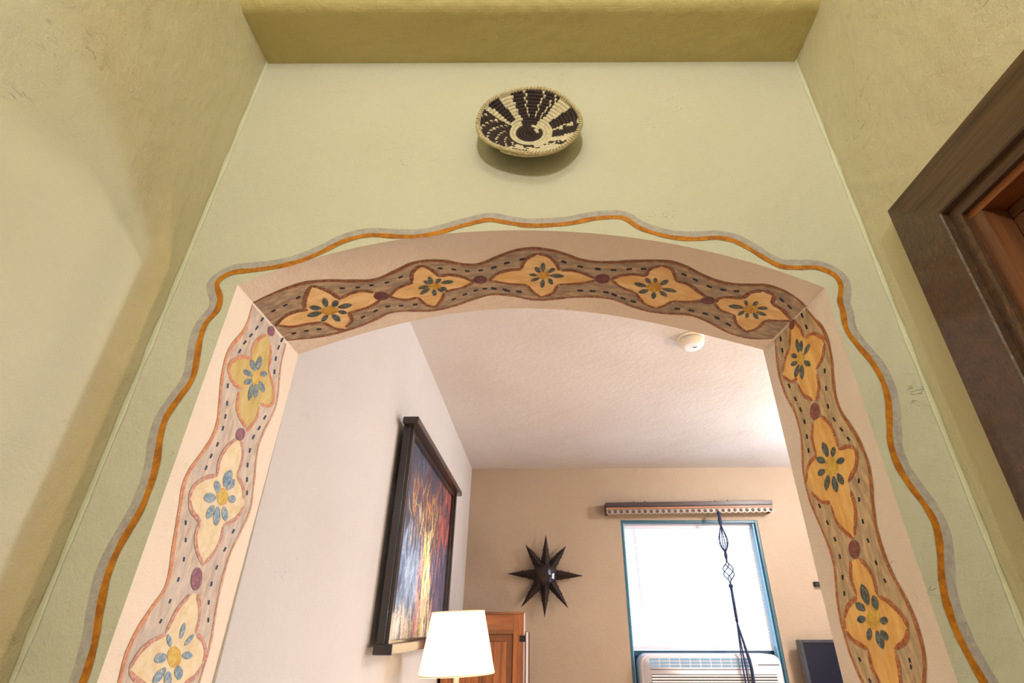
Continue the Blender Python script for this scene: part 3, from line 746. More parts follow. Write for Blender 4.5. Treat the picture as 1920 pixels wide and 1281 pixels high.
  ('d',0,'8959 18020 8950 17974 8922 17932 8880 17900 8830 17883 8780 17883 8737 17901 8707 17933 8695 17974 8702 18019 8728 18061 8769 18093 8819 18111 8871 18112 8916 18095 8946 18062'),
  ('d',0,'8944 15637 8951 15574 8935 15522 8899 15487 8850 15476 8795 15490 8741 15525 8698 15577 8670 15639 8663 15700 8677 15752 8711 15788 8760 15801 8816 15789 8871 15754 8916 15700'),
  ('h',0,'8473 20237 8485 20228 8456 20137 8419 20112 8401 20120 8433 20223'),
  ('h',0,'8402 20000 8413 19991 8379 19902 8342 19880 8326 19889 8364 19989'),
  ('h',0,'8306 19777 8315 19766 8274 19680 8237 19661 8223 19672 8269 19769'),
  ('h',0,'8199 19570 8210 19560 8177 19478 8142 19459 8127 19468 8164 19561'),
  ('h',0,'8130 19355 8141 19346 8118 19268 8085 19248 8069 19256 8095 19345'),
  ('h',0,'8083 18660 8100 18657 8128 18598 8106 18574 8084 18575 8053 18642'),
  ('h',0,'8212 18390 8229 18386 8252 18325 8229 18304 8207 18305 8181 18374'),
  ('h',0,'8278 18176 8294 18171 8308 18108 8282 18088 8262 18091 8246 18163'),
  ('h',0,'8317 17972 8332 17966 8335 17902 8308 17884 8288 17890 8284 17962'),
  ('h',0,'8321 17690 8334 17682 8325 17618 8296 17604 8278 17612 8288 17683'),
  ('h',0,'8258 17470 8270 17461 8256 17400 8226 17388 8210 17396 8226 17465'),
  ('h',0,'8226 17268 8239 17260 8230 17201 8202 17188 8185 17196 8195 17263'),
  ('h',0,'9290 20244 9307 20237 9286 20143 9244 20114 9221 20119 9245 20225'),
  ('h',0,'9235 20040 9253 20035 9248 19947 9209 19918 9185 19921 9191 20019'),
  ('h',0,'9238 19785 9259 19782 9274 19704 9240 19674 9213 19674 9196 19762'),
  ('h',0,'9313 19525 9334 19523 9357 19449 9325 19419 9297 19419 9271 19502'),
  ('h',0,'9447 18593 9461 18584 9433 18504 9392 18486 9372 18494 9403 18584'),
  ('h',0,'9362 18344 9375 18334 9343 18257 9303 18241 9284 18250 9319 18337'),
  ('h',0,'9252 18132 9267 18124 9253 18050 9216 18033 9195 18040 9211 18123'),
  ('h',0,'9243 17876 9261 17870 9270 17802 9237 17782 9214 17787 9204 17864'),
  ('h',0,'9292 17617 9312 17612 9334 17547 9305 17527 9279 17531 9255 17603'),
  ('h',0,'9397 17377 9417 17373 9448 17311 9421 17291 9395 17294 9360 17364'),
  ('h',0,'9508 17165 9529 17161 9562 17099 9535 17079 9508 17083 9472 17152'),
  ('h',0,'8140 16404 8156 16399 8184 16347 8165 16333 8145 16337 8114 16395'),
  ('h',0,'8267 16172 8283 16167 8306 16115 8286 16102 8266 16107 8240 16166'),
  ('h',0,'8372 15910 8386 15903 8397 15851 8374 15841 8356 15848 8343 15907'),
  ('h',0,'8398 15632 8410 15624 8409 15574 8383 15567 8367 15575 8368 15631'),
  ('h',0,'8368 15337 8379 15329 8371 15282 8345 15278 8330 15287 8339 15339'),
  ('h',0,'8306 15078 8317 15070 8306 15026 8280 15023 8266 15033 8278 15082'),
  ('h',0,'9447 16478 9461 16468 9442 16408 9406 16398 9387 16408 9408 16477'),
  ('h',0,'9349 16169 9363 16160 9345 16102 9310 16094 9292 16104 9311 16169'),
  ('h',0,'9261 15878 9275 15869 9264 15814 9232 15806 9213 15815 9224 15878'),
  ('h',0,'9235 15629 9251 15620 9257 15565 9228 15556 9207 15564 9200 15627'),
  ('h',0,'9293 15361 9311 15354 9331 15299 9305 15289 9283 15296 9260 15358'),
  ('h',0,'9410 15112 9428 15104 9455 15050 9430 15039 9407 15047 9377 15108'),
 ],
 'right': [
  ('b',0,'9454 20262 9576 19882 9634 19495 9582 19072 9418 18655 9399 18282 9453 18005 9580 17697 9656 17434 9665 17052 9617 16830 9504 16451 9430 16122 9435 15839 9537 15548 9616 15259 9640 14954 9620 14618 9540 14379 9463 14226 9295 13980 9208 13810 8292 13929 8215 14132 8094 14339 7990 14514 7910 14720 7893 14945 7904 15177 7969 15401 8060 15658 8104 15964 8093 16256 8001 16609 7908 16856 7832 17111 7837 17394 7911 17712 8063 18075 8096 18357 8031 18661 7903 18998 7854 19324 7878 19611 8028 19922 8169 20223'),
  ('q',0.0055,'9454 20262 9576 19882 9634 19495 9582 19072 9418 18655 9399 18282 9453 18005 9580 17697 9656 17434 9665 17052 9617 16830 9504 16451 9430 16122 9435 15839 9537 15548 9616 15259 9640 14954 9620 14618 9540 14379 9463 14226 9295 13980 9208 13810'),
  ('o',0.007,'8169 20223 8028 19922 7878 19611 7854 19324 7903 18998 8031 18661 8096 18357 8063 18075 7911 17712 7837 17394 7832 17111 7908 16856 8001 16609 8093 16256 8104 15964 8060 15658 7969 15401 7904 15177 7893 14945 7910 14720 7990 14514 8094 14339 8215 14132 8292 13929'),
  ('F',0,''),
  ('f',0,'8696 20166 8848 20112 9001 19839 9255 19718 9512 19471 9254 19220 9053 19112 8970 18842 8755 18616 8618 18574 8432 18785 8382 19053 8131 19143 7974 19300 7998 19496 8202 19690 8445 19754 8503 19978 8587 20163'),
  ('l',0.007,'8835 20138 8994 19852'),
  ('l',0.007,'9001 19839 9255 19718 9473 19521'),
  ('l',0.007,'9508 19453 9256 19214 9033 19176'),
  ('l',0.007,'9058 19067 8983 18817 8755 18616'),
  ('l',0.007,'8642 18548 8461 18739 8408 18982'),
  ('l',0.007,'8392 19064 8142 19149 7954 19349'),
  ('l',0.007,'8426 19737 8198 19697 7984 19503 7920 19385'),
  ('l',0.007,'8470 19762 8503 19978 8604 20190'),
  ('c',0,'8627 19413 8653 19382 8691 19365 8737 19363 8783 19377 8822 19405 8848 19444 8857 19486 8848 19526 8821 19557 8781 19574 8735 19575 8689 19560 8651 19531 8625 19493 8617 19451'),
  ('p',0,'8741 19593 8703 19633 8672 19690 8665 19772 8681 19830 8704 19869 8737 19856 8772 19819 8796 19744 8790 19670 8772 19606'),
  ('p',0,'8652 19563 8609 19588 8569 19626 8548 19687 8552 19733 8566 19765 8600 19759 8639 19737 8677 19685 8685 19629 8680 19578'),
  ('p',0,'8590 19462 8522 19465 8450 19479 8387 19516 8363 19550 8360 19579 8403 19587 8463 19585 8540 19561 8586 19522 8613 19483'),
  ('p',0,'8675 19363 8682 19326 8671 19283 8623 19237 8573 19212 8529 19200 8510 19220 8504 19252 8530 19301 8582 19338 8639 19367'),
  ('p',0,'8789 19351 8843 19317 8893 19265 8916 19186 8908 19128 8887 19090 8844 19100 8796 19131 8752 19200 8745 19270 8754 19334'),
  ('p',0,'8878 19405 8951 19392 9027 19363 9085 19306 9100 19258 9093 19221 9041 19219 8974 19232 8898 19276 8862 19330 8846 19383'),
  ('p',0,'8890 19477 8943 19508 9006 19533 9072 19537 9106 19523 9121 19503 9088 19476 9039 19448 8968 19429 8917 19435 8881 19451'),
  ('p',0,'8831 19553 8843 19591 8871 19633 8929 19670 8979 19686 9019 19689 9023 19663 9011 19628 8967 19583 8910 19556 8855 19540'),
  ('E',0,''),
  ('F',0,''),
  ('f',0,'8725 18265 8919 18243 9059 18020 9089 17805 9073 17684 9374 17611 9570 17440 9620 17286 9478 17091 9347 16959 9071 16830 9057 16748 9012 16495 8723 16222 8636 16250 8506 16502 8439 16815 8425 17038 8265 17107 8099 17231 8041 17444 8164 17544 8431 17602 8409 17751 8442 18001 8614 18235'),
  ('l',0.007,'8919 18243 9071 17996 9093 17696'),
  ('l',0.007,'9076 17677 9410 17593 9619 17342'),
  ('l',0.007,'9549 17122 9297 16909 9051 16851'),
  ('l',0.007,'9058 16810 9012 16495 8708 16211'),
  ('l',0.007,'8421 16906 8452 16607 8658 16253'),
  ('l',0.007,'8425 17587 8159 17555 8015 17449 8106 17233 8420 17049'),
  ('l',0.007,'8628 18257 8450 18031 8409 17751 8418 17629'),
  ('c',0,'8558 17337 8599 17288 8659 17253 8732 17238 8807 17245 8871 17274 8916 17320 8933 17377 8919 17436 8877 17487 8813 17522 8737 17536 8663 17526 8600 17496 8559 17449 8544 17394'),
  ('p',0,'8751 17558 8712 17605 8688 17666 8703 17745 8740 17797 8781 17830 8821 17809 8856 17766 8867 17689 8837 17620 8795 17564'),
  ('p',0,'8626 17516 8575 17533 8527 17559 8501 17604 8504 17638 8519 17663 8559 17661 8605 17647 8650 17610 8661 17567 8657 17529'),
  ('p',0,'8562 17386 8508 17365 8445 17352 8381 17363 8349 17384 8336 17408 8366 17429 8414 17448 8485 17453 8536 17436 8573 17411'),
  ('p',0,'8647 17237 8671 17195 8679 17143 8649 17083 8606 17048 8566 17029 8537 17050 8517 17087 8523 17147 8561 17197 8608 17237'),
  ('p',0,'8785 17224 8831 17178 8866 17117 8863 17039 8834 16989 8799 16960 8757 16981 8717 17022 8693 17096 8710 17162 8742 17218'),
  ('p',0,'8911 17287 8981 17255 9049 17208 9093 17139 9096 17090 9081 17057 9029 17068 8966 17098 8901 17158 8878 17219 8874 17274'),
  ('p',0,'8958 17399 9021 17417 9092 17426 9159 17409 9189 17383 9197 17356 9156 17335 9098 17320 9021 17321 8972 17344 8941 17373'),
  ('p',0,'8853 17505 8870 17549 8909 17594 8988 17629 9056 17639 9109 17635 9114 17604 9097 17564 9035 17518 8958 17496 8884 17487'),
  ('E',0,''),
  ('F',0,''),
  ('f',0,'8794 15924 8939 15895 9025 15670 9022 15401 9330 15273 9532 15083 9592 14922 9412 14789 9101 14681 9131 14444 9066 14259 9056 14043 9101 13824 8694 13877 8647 14086 8569 14300 8512 14482 8483 14700 8210 14816 8066 14962 8100 15089 8288 15281 8515 15404 8498 15611 8570 15794 8685 15906'),
  ('l',0.007,'8934 15906 9045 15672 9019 15407'),
  ('l',0.007,'9029 15386 9330 15273 9521 15104'),
  ('l',0.007,'9532 15083 9581 14944'),
  ('l',0.007,'9583 14922 9412 14789 9109 14687'),
  ('l',0.007,'9113 14658 9131 14444 9048 14260 9056 14043 9101 13824'),
  ('l',0.007,'8483 14681 8512 14482 8569 14300 8647 14086 8694 13877'),
  ('l',0.007,'8485 14709 8210 14816 8075 14962'),
  ('l',0.007,'8070 14971 8101 15098 8288 15281 8516 15388'),
  ('l',0.007,'8522 15405 8498 15611 8583 15806 8700 15914'),
  ('c',0,'8619 15085 8657 15034 8712 14991 8777 14962 8843 14952 8899 14962 8936 14991 8949 15035 8935 15088 8896 15140 8838 15184 8771 15212 8705 15221 8651 15209 8616 15179 8605 15135'),
  ('p',0,'8773 15277 8731 15338 8705 15412 8725 15494 8769 15541 8817 15565 8863 15531 8902 15475 8911 15387 8875 15320 8825 15270'),
  ('p',0,'8608 15205 8568 15247 8540 15297 8547 15353 8577 15385 8612 15401 8652 15379 8688 15341 8705 15281 8684 15235 8649 15201'),
  ('p',0,'8903 15209 8899 15247 8915 15286 8977 15314 9040 15321 9095 15316 9116 15288 9119 15253 9080 15214 9013 15196 8943 15191'),
  ('p',0,'8952 15111 8995 15129 9051 15138 9120 15123 9163 15097 9187 15071 9165 15050 9124 15034 9056 15035 8999 15057 8953 15085'),
  ('p',0,'8935 14968 8986 14936 9032 14896 9054 14847 9046 14817 9026 14800 8985 14816 8940 14845 8900 14893 8893 14934 8902 14967'),
  ('p',0,'8792 14925 8827 14872 8846 14810 8822 14746 8780 14714 8737 14701 8700 14731 8670 14778 8665 14846 8699 14896 8746 14933'),
  ('p',0,'8679 14934 8698 14897 8702 14858 8667 14824 8622 14811 8580 14809 8553 14832 8536 14864 8547 14906 8589 14930 8639 14945'),
  ('p',0,'8626 15062 8615 15035 8589 15014 8534 15015 8488 15031 8451 15051 8446 15075 8456 15100 8495 15114 8549 15106 8602 15088'),
  ('E',0,''),
  ('d',0,'8640 20138 8680 20117 8726 20109 8771 20115 8808 20133 8831 20162 8836 20196 8823 20231 8793 20261 8752 20281 8705 20289 8661 20282 8625 20263 8603 20235 8598 20201 8611 20167'),
  ('d',0,'8629 18342 8666 18295 8719 18262 8781 18250 8841 18260 8892 18291 8925 18339 8934 18397 8918 18455 8879 18503 8824 18536 8761 18547 8701 18535 8652 18502 8621 18454 8613 18398'),
  ('d',0,'8612 16050 8640 16000 8687 15959 8744 15933 8804 15926 8857 15939 8896 15971 8914 16018 8907 16071 8878 16122 8830 16164 8771 16189 8710 16195 8658 16180 8621 16147 8605 16101'),
  ('h',0,'9216 20215 9199 20195 9214 20114 9255 20116 9280 20139 9263 20231'),
  ('h',0,'9261 19969 9243 19950 9258 19870 9299 19871 9324 19893 9307 19983'),
  ('h',0,'9372 19223 9350 19208 9325 19122 9357 19111 9386 19127 9415 19225'),
  ('h',0,'9279 18906 9258 18892 9233 18810 9264 18799 9292 18813 9320 18907'),
  ('h',0,'9195 18649 9176 18636 9160 18558 9193 18548 9219 18563 9236 18651'),
  ('h',0,'9161 18396 9143 18383 9148 18311 9184 18304 9207 18319 9202 18401'),
  ('h',0,'9204 18119 9189 18105 9204 18037 9241 18032 9263 18047 9246 18124'),
  ('h',0,'9267 17872 9252 17859 9269 17793 9307 17788 9328 17802 9309 17877'),
  ('h',0,'8328 20223 8311 20205 8303 20120 8335 20115 8358 20135 8366 20231'),
  ('h',0,'8305 19956 8288 19939 8281 19857 8312 19852 8334 19870 8343 19963'),
  ('h',0,'8146 18959 8134 18945 8157 18882 8191 18881 8207 18898 8181 18970'),
  ('h',0,'8251 18673 8239 18659 8260 18596 8294 18594 8310 18610 8287 18681'),
  ('h',0,'8352 18379 8338 18367 8342 18300 8373 18293 8392 18307 8388 18383'),
  ('h',0,'8317 18120 8300 18111 8276 18043 8300 18030 8322 18039 8349 18117'),
  ('h',0,'8215 17902 8197 17894 8163 17829 8183 17814 8205 17822 8244 17896'),
  ('h',0,'8109 17703 8092 17696 8059 17634 8078 17619 8099 17625 8137 17696'),
  ('h',0,'8134 17031 8125 17021 8151 16967 8182 16963 8195 16974 8166 17034'),
  ('h',0,'8261 16769 8252 16760 8278 16706 8309 16701 8323 16711 8293 16772'),
  ('h',0,'9401 16901 9382 16893 9360 16829 9389 16815 9414 16822 9439 16895'),
  ('h',0,'9298 16598 9279 16591 9259 16530 9287 16516 9311 16523 9334 16592'),
  ('h',0,'9198 16312 9181 16305 9171 16246 9200 16233 9223 16240 9234 16306'),
  ('h',0,'9181 16039 9167 16032 9174 15975 9206 15963 9226 15971 9218 16036'),
  ('h',0,'9254 15731 9240 15723 9256 15667 9290 15656 9308 15664 9290 15727'),
  ('h',0,'9325 15494 9312 15487 9329 15432 9363 15420 9381 15427 9362 15490'),
  ('h',0,'9398 14569 9381 14567 9361 14522 9385 14506 9407 14506 9431 14557'),
  ('h',0,'9276 14303 9260 14301 9241 14259 9264 14243 9286 14243 9308 14291'),
  ('h',0,'8342 16453 8329 16446 8332 16391 8359 16380 8376 16388 8373 16450'),
  ('h',0,'8359 16175 8345 16168 8343 16116 8369 16104 8387 16110 8389 16170'),
  ('h',0,'8328 15854 8314 15849 8304 15799 8327 15786 8346 15790 8357 15846'),
  ('h',0,'8256 15606 8242 15602 8227 15555 8249 15541 8267 15544 8283 15597'),
  ('h',0,'8225 14616 8215 14612 8225 14567 8249 14555 8263 14559 8253 14609'),
  ('h',0,'8242 14537 8232 14532 8242 14489 8267 14476 8280 14480 8270 14530'),
 ],
 'wall': [
  ('n',0.0098,'-5632 14023 -5578 14381 -5581 14586 -5598 14763 -5629 14928 -5688 15166 -5746 15503 -5756 15781 -5718 16050 -5643 16350 -5614 16620 -5635 17053 -5731 17513 -5749 17826 -5663 18126 -5559 18463 -5590 18787 -5657 19152 -5665 19503 -5553 19778 -5573 20038 -5687 20251 -5715 20396 -5605 20531 -5445 20605 -5122 20642 -4689 20727 -4349 20840 -4021 21031 -3694 21267 -3433 21386 -3130 21454 -2716 21424 -2337 21411 -2028 21462 -1722 21563 -1414 21686 -1301 21721 -952 21823 -595 21755 -201 21681 270 21690 664 21740 1062 21842 1460 21882 1694 21840 1910 21633 2206 21480 2579 21369 2959 21338 3349 21367 3645 21302 3912 21106 4197 20843 4425 20693 4715 20664 5048 20663 5304 20516 5369 20291 5259 19943 5252 19748 5204 19389 5289 19100 5433 18766 5499 18444 5484 18108 5384 17737 5285 17383 5286 17043 5362 16760 5465 16508 5523 16264 5496 16027 5430 15797 5344 15521 5302 15254 5299 14998 5327 14783 5374 14575 5424 14387 5501 14061'),
 ],
}

def cr(P, step):
    """Catmull-Rom through P, resampled"""
    P = [Vector(p) for p in P]
    if len(P) < 3:
        P = [P[0], (P[0] + P[-1]) / 2, P[-1]]
    Q = [P[0] * 2 - P[1]] + P + [P[-1] * 2 - P[-2]]
    out = []
    for i in range(1, len(Q) - 2):
        p0, p1, p2, p3 = Q[i - 1], Q[i], Q[i + 1], Q[i + 2]
        n = max(1, int(math.ceil((p2 - p1).length / step)))
        for k in range(n):
            t = k / n
            out.append(.5 * ((2 * p1) + (p2 - p0) * t + (2 * p0 - 5 * p1 + 4 * p2 - p3) * t * t + (3 * p1 - p0 - 3 * p2 + p3) * t ** 3))
    out.append(P[-1])
    return out

def on_surface(s, u, v, h):
    if s == 'wall': return (u, Y1 - h, v)
    if s == 'left': return (jamb('left', u, v - EYE) + h, u, v)
    if s == 'right': return (jamb('right', u, v - EYE) - h, u, v)
    return (u, v, arch(u, v) + EYE - h)

def clampuv(s, u, v):
    if s == 'soffit':
        v = min(max(v, Y1 + .001), YR - .001)
        u = min(max(u, jamb('left', v, .53) + .0005), jamb('right', v, .53) - .0005)
    elif s in ('left', 'right'):
        u = min(max(u, Y1 + .001), YR - .001)
        v = min(v, arch(jamb(s, u, .53), u) + EYE - .0006)
    return u, v

def fill(s, P, h, name, m, parent):
    bm = bmesh.new()
    vs = [bm.verts.new((*p, 0)) for p in P]
    es = [bm.edges.new((vs[i], vs[(i + 1) % len(vs)])) for i in range(len(vs))]
    bmesh.ops.triangle_fill(bm, edges=es, use_beauty=True)
    us = [p[0] for p in P]; ws = [p[1] for p in P]
    if s != 'wall' and max(max(us) - min(us), max(ws) - min(ws)) > .05:
        for ax, q in ((0, us), (1, ws)):
            t = math.floor(min(q) / .02) * .02 + .02
            while t < max(q):
                nrm = (1, 0, 0) if ax == 0 else (0, 1, 0)
                bmesh.ops.bisect_plane(bm, geom=bm.verts[:] + bm.edges[:] + bm.faces[:], plane_co=(t, t, 0), plane_no=nrm)
                t += .02
    for v in bm.verts:
        a, b = clampuv(s, v.co.x, v.co.y)
        v.co = on_surface(s, a, b, h)
    bmesh.ops.remove_doubles(bm, verts=bm.verts, dist=.00002)
    return obj(name, bm, m, parent)

def ribbon(s, P, w, h, name, m, parent, taper=True, off=0, rnd=.12, wob=.0):
    C_ = cr(P, .006)
    bm = bmesh.new()
    pv = None
    n = len(C_)
    ph = random.random() * 6
    ln = n * .006
    for i, p in enumerate(C_):
        a, b = C_[max(i - 1, 0)], C_[min(i + 1, n - 1)]
        d = b - a
        if d.length < 1e-7: continue
        d.normalize()
        nn = Vector((-d.y, d.x))
        k = 1 + rnd * sin(i * .37 + ph) + rnd * .6 * sin(i * .91 + ph * 2)
        if taper: k *= min(1, .35 + 8 * min(i, n - 1 - i) / n)
        c = p + nn * off
        L_ = bm.verts.new(on_surface(s, *clampuv(s, *(c + nn * w / 2 * k)), h))
        R0 = bm.verts.new(on_surface(s, *clampuv(s, *(c - nn * w / 2 * k)), h))
        if pv: bm.faces.new((pv[0], L_, R0, pv[1]))
        pv = (L_, R0)
    return obj(name, bm, m, parent)

U = {'soffit': (200, 170, 135), 'left': (215, 195, 175), 'right': (222, 188, 140), 'wall': (190, 190, 150)}  # plaster under the paint, each surface's light put into its colour
TONES = {  # same mural paints per surface; how each is lit goes into the tones
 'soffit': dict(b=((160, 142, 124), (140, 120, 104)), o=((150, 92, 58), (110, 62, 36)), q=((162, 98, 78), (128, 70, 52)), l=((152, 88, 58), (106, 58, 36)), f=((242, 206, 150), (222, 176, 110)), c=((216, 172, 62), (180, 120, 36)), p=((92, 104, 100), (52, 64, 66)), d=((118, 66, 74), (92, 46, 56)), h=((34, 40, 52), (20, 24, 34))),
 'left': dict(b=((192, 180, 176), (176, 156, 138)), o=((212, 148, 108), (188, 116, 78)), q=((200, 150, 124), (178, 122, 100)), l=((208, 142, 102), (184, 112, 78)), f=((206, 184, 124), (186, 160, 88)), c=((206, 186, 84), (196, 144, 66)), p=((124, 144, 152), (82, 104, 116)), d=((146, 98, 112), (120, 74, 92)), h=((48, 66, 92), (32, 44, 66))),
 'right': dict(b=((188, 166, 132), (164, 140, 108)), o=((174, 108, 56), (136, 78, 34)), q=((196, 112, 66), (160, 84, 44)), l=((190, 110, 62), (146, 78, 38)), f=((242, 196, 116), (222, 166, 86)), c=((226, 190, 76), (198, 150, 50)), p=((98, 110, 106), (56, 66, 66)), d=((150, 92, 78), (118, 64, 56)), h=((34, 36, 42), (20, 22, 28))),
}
MM = {}
for s, T in TONES.items():
    for k, (a, b_) in T.items():
        cov = {'b': .56, 'f': .66, 'o': .66, 'q': .60, 'l': .64, 'c': .66, 'p': .66, 'd': .7, 'h': .8}[k]
        st = (.35, 1.4, 1) if s == 'soffit' else (1, 1.4, .4)
        if k not in 'bf': st = (1, 1, 1)
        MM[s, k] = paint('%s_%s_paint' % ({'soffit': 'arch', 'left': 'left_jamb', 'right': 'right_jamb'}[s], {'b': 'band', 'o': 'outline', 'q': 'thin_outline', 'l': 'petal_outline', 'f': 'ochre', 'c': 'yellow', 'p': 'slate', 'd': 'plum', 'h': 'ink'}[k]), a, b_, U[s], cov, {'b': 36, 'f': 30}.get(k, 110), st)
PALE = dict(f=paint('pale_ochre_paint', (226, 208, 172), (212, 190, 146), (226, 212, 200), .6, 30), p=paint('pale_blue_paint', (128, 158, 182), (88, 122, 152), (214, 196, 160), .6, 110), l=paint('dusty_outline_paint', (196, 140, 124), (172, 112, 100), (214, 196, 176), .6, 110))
H = {'b': .00025, 'o': .0008, 'q': .0008, 'f': .0005, 'l': .0009, 'c': .0010, 'p': .0012, 'd': .0011, 'h': .0006}
NM = {'b': 'painted_band', 'o': 'band_outline', 'q': 'band_outline', 'l': 'petal_outline', 'c': 'flower_center', 'p': 'painted_leaf', 'd': 'painted_bead', 'h': 'painted_dash', 'f': 'painted_flower'}
for s in ('soffit', 'left', 'right'):
    flower = None
    infl = False
    nf = 0
    for k, wd, data in MURAL[s]:
        if k == 'F': infl = True; flower = None; nf += 1; continue
        if k == 'E': infl = False; continue
        q = [int(t) / 10000 for t in data.split()]
        P = list(zip(q[::2], q[1::2]))
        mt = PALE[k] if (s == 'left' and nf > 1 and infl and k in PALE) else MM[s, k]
        if k in 'oql':
            ribbon(s, P, wd, H[k], NM[k], mt, flower if infl else lining)
        else:
            if k in 'pd': P = [tuple(v) for v in cr(P + [P[0]], .004)[:-1]]
            o = fill(s, P, H[k], NM[k], mt, flower if (infl and k != 'f') else lining)
            if k == 'f': flower = o
k, wd, data = MURAL['wall'][0]
q = [int(t) / 10000 for t in data.split()]
P = list(zip(q[::2], q[1::2]))
M_line = paint('amber_line_paint', (198, 128, 30), (160, 96, 26), (150, 90, 40), .72, 70)
M_grey = paint('grey_line_paint', (180, 172, 166), (162, 154, 150), (188, 184, 162), .62, 60)
ribbon('wall', P, .0140, .0004, 'grey_painted_line', M_grey, arch_wall, False, .0110, .06)
ribbon('wall', P, wd, .0009, 'amber_painted_line', M_line, arch_wall, False, 0, .09)

# ------------------------------------------------------------------ door in the right wall
M_rust = mat('rusty_brown_casing', (84, 58, 36), .38, .0, 0, 55, (58, 40, 26), .5, 160, coat=.35)
nt = M_rust.node_tree
nn = nt.nodes.new('ShaderNodeTexNoise'); nn.inputs['Scale'].default_value = 130; nn.inputs['Detail'].default_value = 4
rr_ = nt.nodes.new('ShaderNodeValToRGB'); rr_.color_ramp.elements[0].position = .60; rr_.color_ramp.elements[1].position = .68
mx = nt.nodes.new('ShaderNodeMix'); mx.data_type = 'RGBA'; mx.inputs[7].default_value = (*lin((150, 88, 34)), 1)
bs = nt.nodes['Principled BSDF']; src = bs.inputs['Base Color'].links[0].from_socket
nt.links.new(nn.outputs[0], rr_.inputs[0]); nt.links.new(rr_.outputs[0], mx.inputs[0]); nt.links.new(src, mx.inputs[6]); nt.links.new(mx.outputs[2], bs.inputs['Base Color'])
M_casy = wood('dark_casing_wood', (104, 78, 52), (58, 40, 26), 'y', 26, .5, 0)
M_doorw = wood('brown_door_wood', (132, 82, 46), (70, 40, 22), 'z', 18, .42, .2)
M_dooro = wood('orange_brown_jamb_wood', (150, 84, 36), (84, 44, 20), 'y', 20, .42, .2)
door = empty('door_1', (WR + .03, 0, 0), kind='structure', label='dark brown panelled door in a rusty casing on the right wall')
CY, CT, CX = .656, .6145, .022
CXf = WR - CX
def zz(a): return a + EYE
# casing leg and head meet in a mitre; a raised back band and a quirk run along the inner edge
def casing_leg():
    bm = bmesh.new()
    # profile across y: outer edge -> inner edge ; (y, x)
    prof = [(CY, WR), (CY, CXf), (CY - .081, CXf), (CY - .083, CXf + .002), (CY - .083, CXf + .012), (CY - .095, CXf + .012), (DY1 - .003, CXf + .014), (DY1 - .003, WR)]
    lo = [bm.verts.new((x, y, 0)) for y, x in prof]
    hi = [bm.verts.new((x, y, zz(CT - (CY - y)))) for y, x in prof]
    n = len(prof)
    for i in range(n): bm.faces.new((lo[i], hi[i], hi[(i + 1) % n], lo[(i + 1) % n]))
    bm.faces.new(lo); bm.faces.new(hi[::-1])
    bmesh.ops.recalc_face_normals(bm, faces=bm.faces)
    return bm
def casing_head():
    bm = bmesh.new()
    prof = [(0, WR), (0, CXf), (.081, CXf), (.083, CXf + .002), (.083, CXf + .012), (.095, CXf + .012), (CY - DY1 + .003, CXf + .014), (CY - DY1 + .003, WR)]
    a = [bm.verts.new((x, CY - d, zz(CT - d))) for d, x in prof]
    yo = DY0 - (CY - DY1)
    b = [bm.verts.new((x, yo + d, zz(CT - d))) for d, x in prof]
    n = len(prof)
    for i in range(n): bm.faces.new((a[i], b[i], b[(i + 1) % n], a[(i + 1) % n]))
    bm.faces.new(a); bm.faces.new(b[::-1])
    bmesh.ops.recalc_face_normals(bm, faces=bm.faces)
    return bm
obj('casing_leg', casing_leg(), M_rust, door, label='rust speckled upright of the door casing')
bm = casing_leg()
for v in bm.verts: v.co.y = DY0 + DY1 - v.co.y
bmesh.ops.reverse_faces(bm, faces=bm.faces)
obj('casing_leg', bm, M_rust, door)
obj('casing_head', casing_head(), M_casy, door, label='dark wood head of the door casing')
obj('jamb', B(WR, WR + .12, DY1 - .024, DY1, 0, zz(DZ) - .0245), M_doorw, door)
obj('jamb', B(WR, WR + .12, DY0, DY0 + .024, 0, zz(DZ) - .0245), M_doorw, door)
obj('head_jamb', B(WR, WR + .12, DY0, DY1, zz(DZ) - .024, zz(DZ)), M_dooro, door)
obj('door_stop', B(WR + .035, WR + .055, DY1 - .040, DY1 - .0245, 0, zz(DZ) - .0405, .002), M_doorw, door)
obj('door_stop', B(WR + .035, WR + .055, DY0 + .024, DY1 - .024, zz(DZ) - .040, zz(DZ) - .0245, .002), M_doorw, door)
dx0, dx1 = WR + .056, WR + .096
ya, yb, zt = DY0 + .026, DY1 - .026, zz(DZ) - .027
obj('stile', B(dx0, dx1, yb - .11, yb, .01, zt, .003), M_doorw, door)
obj('stile', B(dx0, dx1, ya, ya + .11, .01, zt, .003), M_doorw, door)
obj('rail', B(dx0, dx1, ya + .11, yb - .11, zt - .12, zt, .003), M_dooro, door)
obj('rail', B(dx0, dx1, ya + .11, yb - .11, .9, 1.02, .003), M_dooro, door)
obj('rail', B(dx0, dx1, ya + .11, yb - .11, .01, .22, .003), M_dooro, door)
npl = 5
for i in range(npl):
    y0 = ya + .11 + (yb - ya - .22) * i / npl
    y1 = ya + .11 + (yb - ya - .22) * (i + 1) / npl
    obj('plank', B(dx0 + .012, dx1 - .012, y0 + .001, y1 - .001, .22, zt - .12, .003), M_doorw, door)
kb = bmesh.new()
bmesh.ops.create_uvsphere(kb, u_segments=14, v_segments=8, radius=.028)
for v in kb.verts: v.co = Vector((dx0 - .045 + v.co.x * .8, ya + .06 + v.co.y, 1.0 + v.co.z))
tube(kb, [(dx0 - .04, ya + .06, 1.0), (dx0, ya + .06, 1.0)], .011)
obj('door_knob', kb, mat('dark_bronze', (60, 46, 34), .35, .8), door, True)

